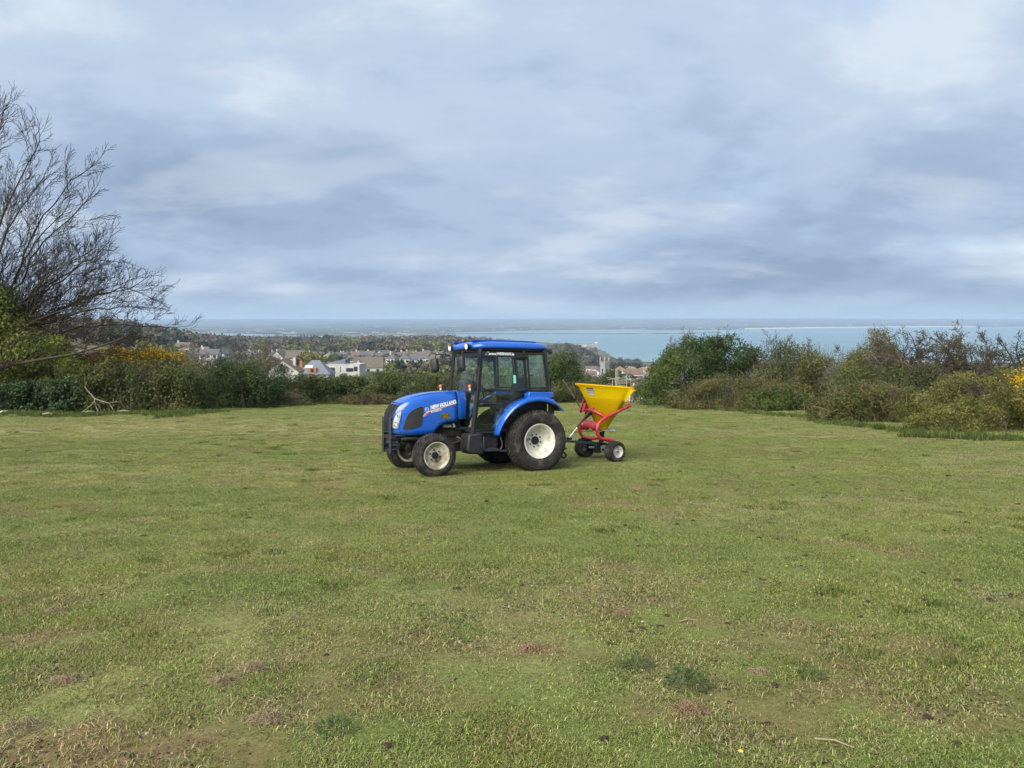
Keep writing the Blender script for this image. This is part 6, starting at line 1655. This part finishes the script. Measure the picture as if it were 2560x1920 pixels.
# ================================================================== things lying in the grass
HAY = mat('dry_hay', (0.30, 0.22, 0.135), 0.9, attr='Col', spec=.08)
CLOD = mat('dark_clod', (0.052, 0.040, 0.028), 0.95, var=.4, vscale=20, spec=.05, bump=.8, bscale=50)
PALE = mat('pale_stone', (0.40, 0.36, 0.29), 0.9, var=.15, vscale=6)
def litter():
    rng = np.random.default_rng(19)
    hay = [(45, 1832, .19, 'biggest clump of tan hay, by the lower left corner'), (165, 1712, .13, 'wispy hay clump above the brown earth patch on the left'), (562, 1722, .12, 'curved hay clump left of the middle foreground'), (632, 1690, .12, 'second hay clump just above the curved one'), (672, 1828, .16, 'flat hay clump right of the brown earth patch'),
           (140, 1530, .12, 'small brown hay clump far left in the foreground'), (1330, 1634, .15, 'reddish hay clump in the middle foreground'), (1728, 1786, .15, 'reddish brown hay clump below the thistle'), (1900, 1690, .10, 'pale hay clump right of the thistle'), (1560, 1540, .11, 'small reddish hay clump left of a dark clod')]
    for px, py, r0, lab in hay:
        p = on_field(px, py); paths = []; r = r0 * .6
        for k in range(150):
            c = rng.normal(0, .42, 2) * r * np.array([1.0, .8 + .5 * math.sin(px)]); a = rng.uniform(0, 6.28); L_ = r * rng.uniform(.35, .9); t = np.linspace(-.5, .5, 5)
            r = r0 * .6; h = max(0.004, (.62 * r) * math.exp(-(c[0] ** 2 + c[1] ** 2) / (r * r * .4)) * rng.uniform(.2, 1.1))
            Q = np.stack([c[0] * 1.35 + np.cos(a + t) * L_ * t, c[1] + np.sin(a + t) * L_ * t, h * (1 - (t * 1.6) ** 2) + .003 + h * t * rng.normal(0, .8)], 1); Q[:, 2] = np.maximum(Q[:, 2], .001); paths.append((Q, np.full(5, .0011)))
        V, F = tubes(paths, 3); red = np.array((.27, .185, .115)) if 'redd' in lab else np.array((.28, .22, .14))
        o = mesh_np('hay_clump', V, F, HAY, col=red[None] * np.repeat(rng.uniform(.6, 1.35, (len(V) // 15, 1)), 15, 0)); o.location = p
        tag(o, lab, 'hay clump', 'hay clumps lying on the grass')
    def lump(name, p, r, m, seed, flat=.6):
        g = np.random.default_rng(seed); bm = bmesh.new(); bmesh.ops.create_icosphere(bm, subdivisions=2, radius=r)
        for v in bm.verts:
            k = 1 + .7 * (vnoise(v.co.x / r * 1.3 + seed, v.co.y / r * 1.3 + v.co.z / r * 1.7, seed) - .5) * 2
            v.co = Vector((v.co.x * k, v.co.y * k, max(v.co.z * k * flat, -r * .25)))
        me = bpy.data.meshes.new(name); bm.to_mesh(me); bm.free()
        o = link_mesh(name, me, m); o.location = (p[0], p[1], p[2] + r * .10); o.rotation_euler = (0, 0, g.uniform(0, 6)); return o
    spots = [(1690, 1306), (1735, 1314), (1590, 1352), (1776, 1340), (1878, 1322), (1992, 1345), (1578, 1332), (1990, 1420), (2005, 1418), (2095, 1456), (1608, 1576), (1932, 1652), (1800, 1405), (2118, 1335), (2165, 1328), (2170, 1515), (1596, 1368), (1560, 1312), (1820, 1570), (2150, 1555),
             (967, 1896), (560, 1745), (1935, 1722), (2310, 1430), (2400, 1290), (2255, 1230), (2370, 1195), (2450, 1350), (2480, 1500), (2290, 1160), (2140, 1180), (1830, 1190), (1700, 1180), (1980, 1215), (2060, 1250), (1250, 1258), (890, 1390), (860, 1180), (620, 1295), (300, 1130)]
    for i in range(80): spots.append((rng.uniform(1450, 2550) if i % 4 else rng.uniform(30, 1450), 1170 + 700 * rng.random() ** 1.6))
    spots = [q for q in spots if not (930 < q[0] < 1640 and q[1] < 1215)]
    for i, (a, b) in enumerate(spots):
        p = on_field(a + rng.uniform(-2, 2), b); o = lump('clod', p, rng.uniform(.012, .030) * (.75 if b > 1600 else 1 if b > 1250 else 1.3), CLOD, 100 + i, rng.uniform(.35, .75))
        tag(o, 'small dark clod of earth lying on the short grass', 'clod', 'dark clods scattered over the grass')
    for i in range(48):
        a, b = rng.uniform(20, 2540), 1150 + 760 * rng.random() ** 1.0
        if 940 < a < 1620 and b < 1210: continue
        p = on_field(a, b); o = lump('pebble', p, rng.uniform(.006, .013), PALE, 300 + i, .5); tag(o, 'pale pebble lying in the short grass', 'pebble', 'pale pebbles in the grass')
    # dandelions
    yel = mat('dandelion_yellow', (.75, .55, .01), .6)
    for a, b, lab in ((1966, 1428, 'yellow dandelion beside two dark clods'), (2142, 1405, 'yellow dandelion farther right than the other near the clods'), (1851, 1906, 'yellow dandelion at the bottom edge'), (1792, 1254, 'tiny yellow dandelion right of the spreader')):
        p = on_field(a, b); D = empty('dandelion', p); tag(D, lab, 'flower')
        m = MB()
        for k in range(14):
            t = k * 2 * math.pi / 14; m.add([(0, 0, .03), (.009 * math.cos(t - .2), .009 * math.sin(t - .2), .034), (.011 * math.cos(t), .011 * math.sin(t), .030), (.009 * math.cos(t + .2), .009 * math.sin(t + .2), .034)], [(0, 1, 2, 3)])
        m.build('petals', yel, D, fix=False); MB().tube([(0, 0, -.01), (0, 0, .03)], .002, 5).build('stalk', mat('stalk_green', (.08, .12, .03), .6), D)
    # thistles and docks
    for a, b, r, n, lab in ((1718, 1722, .13, 90, 'bushy grey green thistle in the right foreground'), (1592, 1672, .10, 60, 'flat dark green weed left of the thistle'), (2030, 1700, .085, 50, 'low dark weed right of the thistle'), (840, 1850, .10, 50, 'dark green weed patch near the bottom edge')):
        p = on_field(a, b); W = empty('thistle' if 'thistle' in lab[:30] and n == 90 else 'weed', p); tag(W, lab, 'weed')
        up = 1.0 if n == 90 else .3
        for k in range(n):
            az = k * 2.4; rr = r * math.sqrt((k + .5) / n); ox, oy = math.cos(az) * rr * .8, math.sin(az) * rr * .8
            oz = up * r * .75 * (1 - (rr / r) ** 2) * rng.uniform(.25, 1.0); el = rng.uniform(-.1, .9); L_ = r * rng.uniform(.28, .5); a2 = az + rng.normal(0, .6); m = MB(); rows = []
            cx, cy = math.cos(a2), math.sin(a2)
            for t in np.linspace(0, 1, 6):
                rad = L_ * t * math.cos(el); zz = oz + L_ * t * math.sin(el) - L_ * .3 * t * t + .012
                w = L_ * .17 * (math.sin(min(1, t * 1.1) * math.pi) + .10) * (1.0 if int(t * 5) % 2 else .5)
                rows.append([(ox + cx * rad - cy * w, oy + cy * rad + cx * w, zz + w * .3), (ox + cx * rad, oy + cy * rad, zz), (ox + cx * rad + cy * w, oy + cy * rad - cx * w, zz + w * .3)])
            m.grid(rows); m.build('leaf', WEED[k % 2], W, fix=False)
        MB().tube([(0, 0, -.01), (.005, 0, r * .4 * up + .01)], .004, 5).build('stem', WEED[1], W)
    # sticks
    for a, b, L_, az, lab in ((2085, 1868, .16, -.4, 'thin pale stick near the bottom right'), (1720, 1560, .12, .3, 'short pale twig in the right middle of the grass')):
        p = on_field(a, b); o = MB().tube([(-L_ / 2, 0, .012), (0, .01, .018), (L_ / 2, -.01, .010)], [.005, .004, .003], 6).build('stick', mat('stick_wood', (.26, .20, .14), .9)); o.location = p; o.rotation_euler = (0, 0, az); tag(o, lab, 'stick')
    # stones by the gap and under the hedge
    for a, b, r, lab in ((1408, 1001, .42, 'large pale boulder behind the tractor at the foot of the hedge'), (1602, 999, .34, 'pale boulder at the left foot of the leafy bush'), (1572, 1001, .24, 'pale boulder left of the one beside the leafy bush'), (1608, 985, .2, 'small pale stone behind the two boulders at the gap'), (1600, 975, .2, 'pale flat stone on the bank beyond the gap')):
        p = on_field(a, b); p[1] = min(p[1], 63); p = at(a, b, p[1]); p[2] = float(field_height(p[0], p[1])); o = lump('boulder', p, r, PALE, int(a), .75); tag(o, lab, 'boulder')
    for a, b, r, lab in ((1800, 1021, .26, 'white stone in the bottom of the bramble mound'), (12, 1034, .2, 'pale stump end lying in the nettles at the left edge')):
        p = on_field(a, b); o = lump('stone', p, r, PALE, int(a) + 7, .5); tag(o, lab, 'stone')
WEED = (mat('weed_leaf', (.070, .105, .042), .7, spec=.1, trans=.15), mat('weed_leaf_dark', (.048, .085, .024), .7, spec=.1, trans=.15))
litter()

def fallen_branches():
    m = mat('bleached_wood', (.27, .225, .165), .85, spec=.1, var=.25, vscale=6)
    y = 39.3
    def P(a, b, dy=0): return Vector(at(a, b, y + dy))
    root = empty('fallen_branch', P(232, 1015)); tag(root, 'bleached forked branch leaning against the hedge', 'branch')
    inv = Matrix.Translation(-root.location)
    def limb(pts, r0, r1):
        Q = [inv @ P(*q) for q in pts]; Q = smooth_path(Q, 4); MB().tube(Q, list(np.linspace(r0 * .62, r1 * .6, len(Q))), 8).build('limb', m, root)
    limb([(212, 968), (222, 980), (237, 997)], .03, .045); limb([(237, 997), (234, 1006), (222, 1018), (199, 1034, -.8)], .05, .035); limb([(236, 998), (238, 1008), (242, 1022), (248, 1034, -.6)], .035, .022)
    limb([(237, 997), (255, 1003), (272, 1008)], .045, .032); limb([(272, 1008), (278, 1016), (283, 1025, -.4)], .028, .015); limb([(272, 1008), (286, 1005), (302, 1005)], .022, .012); limb([(244, 1012), (250, 1018), (253, 1030)], .018, .012)
    for pts, lab in (([(206, 1040, -1.2), (236, 1039, -1.2)], 'straight bleached log under the forked branch'), ([(295, 1024, -.3), (322, 1022, -.2)], 'pale stick at the hedge foot right of the forked branch'), ([(108, 1053, -3.2), (132, 1046, -3.2)], 'short pale stick in the nettles left of the forked branch')):
        A, B = P(*pts[0]), P(*pts[1]); A.z = float(field_height(A.x, A.y)) + .10; B.z = float(field_height(B.x, B.y)) + .12
        o = MB().tube([A, (A + B) / 2 + Vector((0, 0, .04)), B], [.05, .05, .035], 8).build('log', m); tag(o, lab, 'log')
fallen_branches()

# ================================================================== paddock beyond the gap: post, rope fence, pony
def paddock():
    wood = mat('weathered_post', (.23, .215, .165), .9, var=.25, vscale=3); rope = mat('white_tape', (.36, .36, .32), .7)
    y0 = 62.0
    def gp(px, y=y0): x = at(px, 950, y)[0]; return Vector((x, y, float(field_height(x, y))))
    p = gp(1542, 63.5); H = at(1542, 922, 63.5)[2] - p.z
    o = MB().prism([(-.115, -.10), (.115, -.10), (.115, .10), (-.115, .10)], lambda a, b, t: (a, b, t), -.4, H).build('gate_post', wood, bevel=.015, smooth=False); o.location = p; o.rotation_euler = (0, 0, .3); tag(o, 'old square wooden gate post standing behind the hopper', 'post')
    F = empty('paddock_fence', gp(1570)); tag(F, 'tangled white rope fence on leaning poles behind the hopper', 'fence'); inv = Matrix.Translation(-F.location)
    def at3(a, b, y=y0): return inv @ Vector(at(a, b, y))
    for a0, b0, a1, b1, y in ((1527, 972, 1532, 947, 61.5), (1552, 972, 1537, 946, 62), (1566, 970, 1567, 940, 62.5), (1596, 966, 1612, 952, 62), (1608, 972, 1611, 957, 61.6), (1620, 968, 1606, 940, 62.4), (1582, 968, 1576, 945, 63)):
        A = at3(a0, b0, y); A.z = float(field_height(A.x + F.location.x, y)) - F.location.z - .1; B = at3(a1, b1, y); MB().tube([A, B], .028, 7).build('pole', rope, F)
    rng = np.random.default_rng(2)
    for (pts) in ([(1516, 943), (1530, 946), (1542, 944), (1556, 945), (1567, 940)], [(1520, 949), (1538, 947), (1554, 948), (1568, 949), (1580, 951)], [(1567, 948), (1580, 950), (1592, 957), (1604, 961), (1618, 958)], [(1576, 946), (1590, 947), (1606, 944)],
                  [(1514, 961), (1526, 960), (1534, 965)], [(1537, 946), (1546, 956), (1552, 966), (1560, 968)], [(1584, 962), (1596, 962), (1604, 954), (1611, 952)], [(1609, 956), (1616, 958), (1624, 958)], [(1606, 940), (1612, 949), (1622, 957)], [(1545, 955), (1560, 956), (1574, 957)], [(1600, 967), (1606, 962), (1612, 967), (1618, 960)]):
        MB().tube(smooth_path([at3(a, b, y0 + rng.uniform(-.4, .4)) for a, b in pts], 5), .016, 5).build('rope', rope, F)
    for z0 in (952, 958, 964): MB().tube([at3(1544, z0, 63.3), at3(1568, z0 + 1, 63.3)], .04, 6).build('rail', wood, F)
    # brown earth and a piebald pony
    py = 60.5; b = gp(1576, py); hgt = 1.25
    PN = empty('pony', b); PN.rotation_euler = (0, 0, R(62)); tag(PN, 'white and brown pony standing behind the rope fence', 'pony')
    J = {}; ed = []
    def V(n, p, r): J[n] = (Vector(p), r)
    k = hgt / 1.25
    V('hip', (-.50, 0, .98), .24); V('mid', (-.05, 0, .92), .27); V('chest', (.40, 0, .92), .25); V('neck', (.62, 0, 1.12), .15); V('poll', (.84, 0, 1.32), .105); V('face', (.98, 0, 1.18), .085); V('nose', (1.10, 0, 1.02), .062)
    ed += [('hip', 'mid'), ('mid', 'chest'), ('chest', 'neck'), ('neck', 'poll'), ('poll', 'face'), ('face', 'nose')]
    for s, n in ((.14, 'l'), (-.14, 'r')):
        V('sho' + n, (.40, s, .72), .11); V('knee' + n, (.42, s, .40), .055); V('fet' + n, (.40, s, .12), .045); V('hoof' + n, (.43, s, .02), .058); ed += [('chest', 'sho' + n), ('sho' + n, 'knee' + n), ('knee' + n, 'fet' + n), ('fet' + n, 'hoof' + n)]
        V('stif' + n, (-.42, s, .72), .14); V('hock' + n, (-.60, s, .42), .062); V('can' + n, (-.55, s, .13), .045); V('hf' + n, (-.51, s, .02), .058); ed += [('hip', 'stif' + n), ('stif' + n, 'hock' + n), ('hock' + n, 'can' + n), ('can' + n, 'hf' + n)]
    names = list(J); me = bpy.data.meshes.new('body'); me.from_pydata([J[n][0] * k for n in names], [(names.index(a), names.index(c)) for a, c in ed], [])
    o = bpy.data.objects.new('body', me); COL.objects.link(o); o.parent = PN
    sk = o.modifiers.new('skin', 'SKIN'); sv = me.skin_vertices[0].data
    for i, n in enumerate(names): sv[i].radius = (J[n][1] * k * .92, J[n][1] * k * .92)
    sv[names.index('hip')].use_root = True
    sb = o.modifiers.new('sub', 'SUBSURF'); sb.levels = 1; sb.render_levels = 2
    m = bpy.data.materials.new('piebald_coat'); m.use_nodes = True; nt = m.node_tree; N, L = nt.nodes, nt.links
    n_ = N.new('ShaderNodeTexNoise'); n_.inputs['Scale'].default_value = 2.0; tc = N.new('ShaderNodeTexCoord'); L.new(tc.outputs['Object'], n_.inputs[0])
    r = N.new('ShaderNodeValToRGB'); r.color_ramp.interpolation = 'CONSTANT'; r.color_ramp.elements[0].color = (.60, .56, .48, 1); r.color_ramp.elements[1].position = .56; r.color_ramp.elements[1].color = (.16, .085, .045, 1)
    L.new(n_.outputs[0], r.inputs[0]); L.new(r.outputs[0], N['Principled BSDF'].inputs['Base Color']); N['Principled BSDF'].inputs['Roughness'].default_value = .8
    me.materials.append(m)
    hair = mat('mane_hair', (.42, .38, .31), .9)
    MB().tube(smooth_path([(-.72 * k, 0, 1.0 * k), (-.84 * k, 0, .85 * k), (-.86 * k, 0, .5 * k), (-.84 * k, 0, .3 * k)], 4), .05, 7).build('tail', hair, PN)
    MB().prism([(.45, 1.12), (.62, 1.27), (.80, 1.44), (.88, 1.42), (.78, 1.28), (.6, 1.12)], lambda a, b_, t: (a * k, t, b_ * k), -.03, .03).build('mane', hair, PN)
    for s in (-1, 1): MB().tube([(.83 * k, s * .06, 1.40 * k), (.85 * k, s * .075, 1.53 * k)], [.04, .008], 6).build('ear', hair, PN)
    for (a, c) in ((.43, .14), (.43, -.14), (-.51, .14), (-.51, -.14)): MB().tube([(a * k, c, -.01), (a * k - .02, c, .08)], [.068, .055], 8).build('hoof', mat('hoof_dark', (.03, .027, .025), .7), PN)
paddock()

# ================================================================== the air over the bay
def build_haze():
    m = bpy.data.materials.new('sea_haze'); m.use_nodes = True; nt = m.node_tree; N, L = nt.nodes, nt.links; N.clear()
    out = N.new('ShaderNodeOutputMaterial'); v = N.new('ShaderNodeVolumePrincipled')
    v.inputs['Color'].default_value = (0.56, 0.74, 0.98, 1); v.inputs['Density'].default_value = HAZE; v.inputs['Anisotropy'].default_value = 0.0
    L.new(v.outputs[0], out.inputs['Volume'])
    x, y0, y1, z0, z1 = 27500, -300, 24500, SEA - 12, 24.0
    mb = MB(); mb.box((0, (y0 + y1) / 2, (z0 + z1) / 2), (2 * x, y1 - y0, z1 - z0))
    o = mb.build('haze', m, smooth=False); tag(o, 'thin blue sea haze', kind='stuff')
HAZE = 0.95e-4
build_haze()
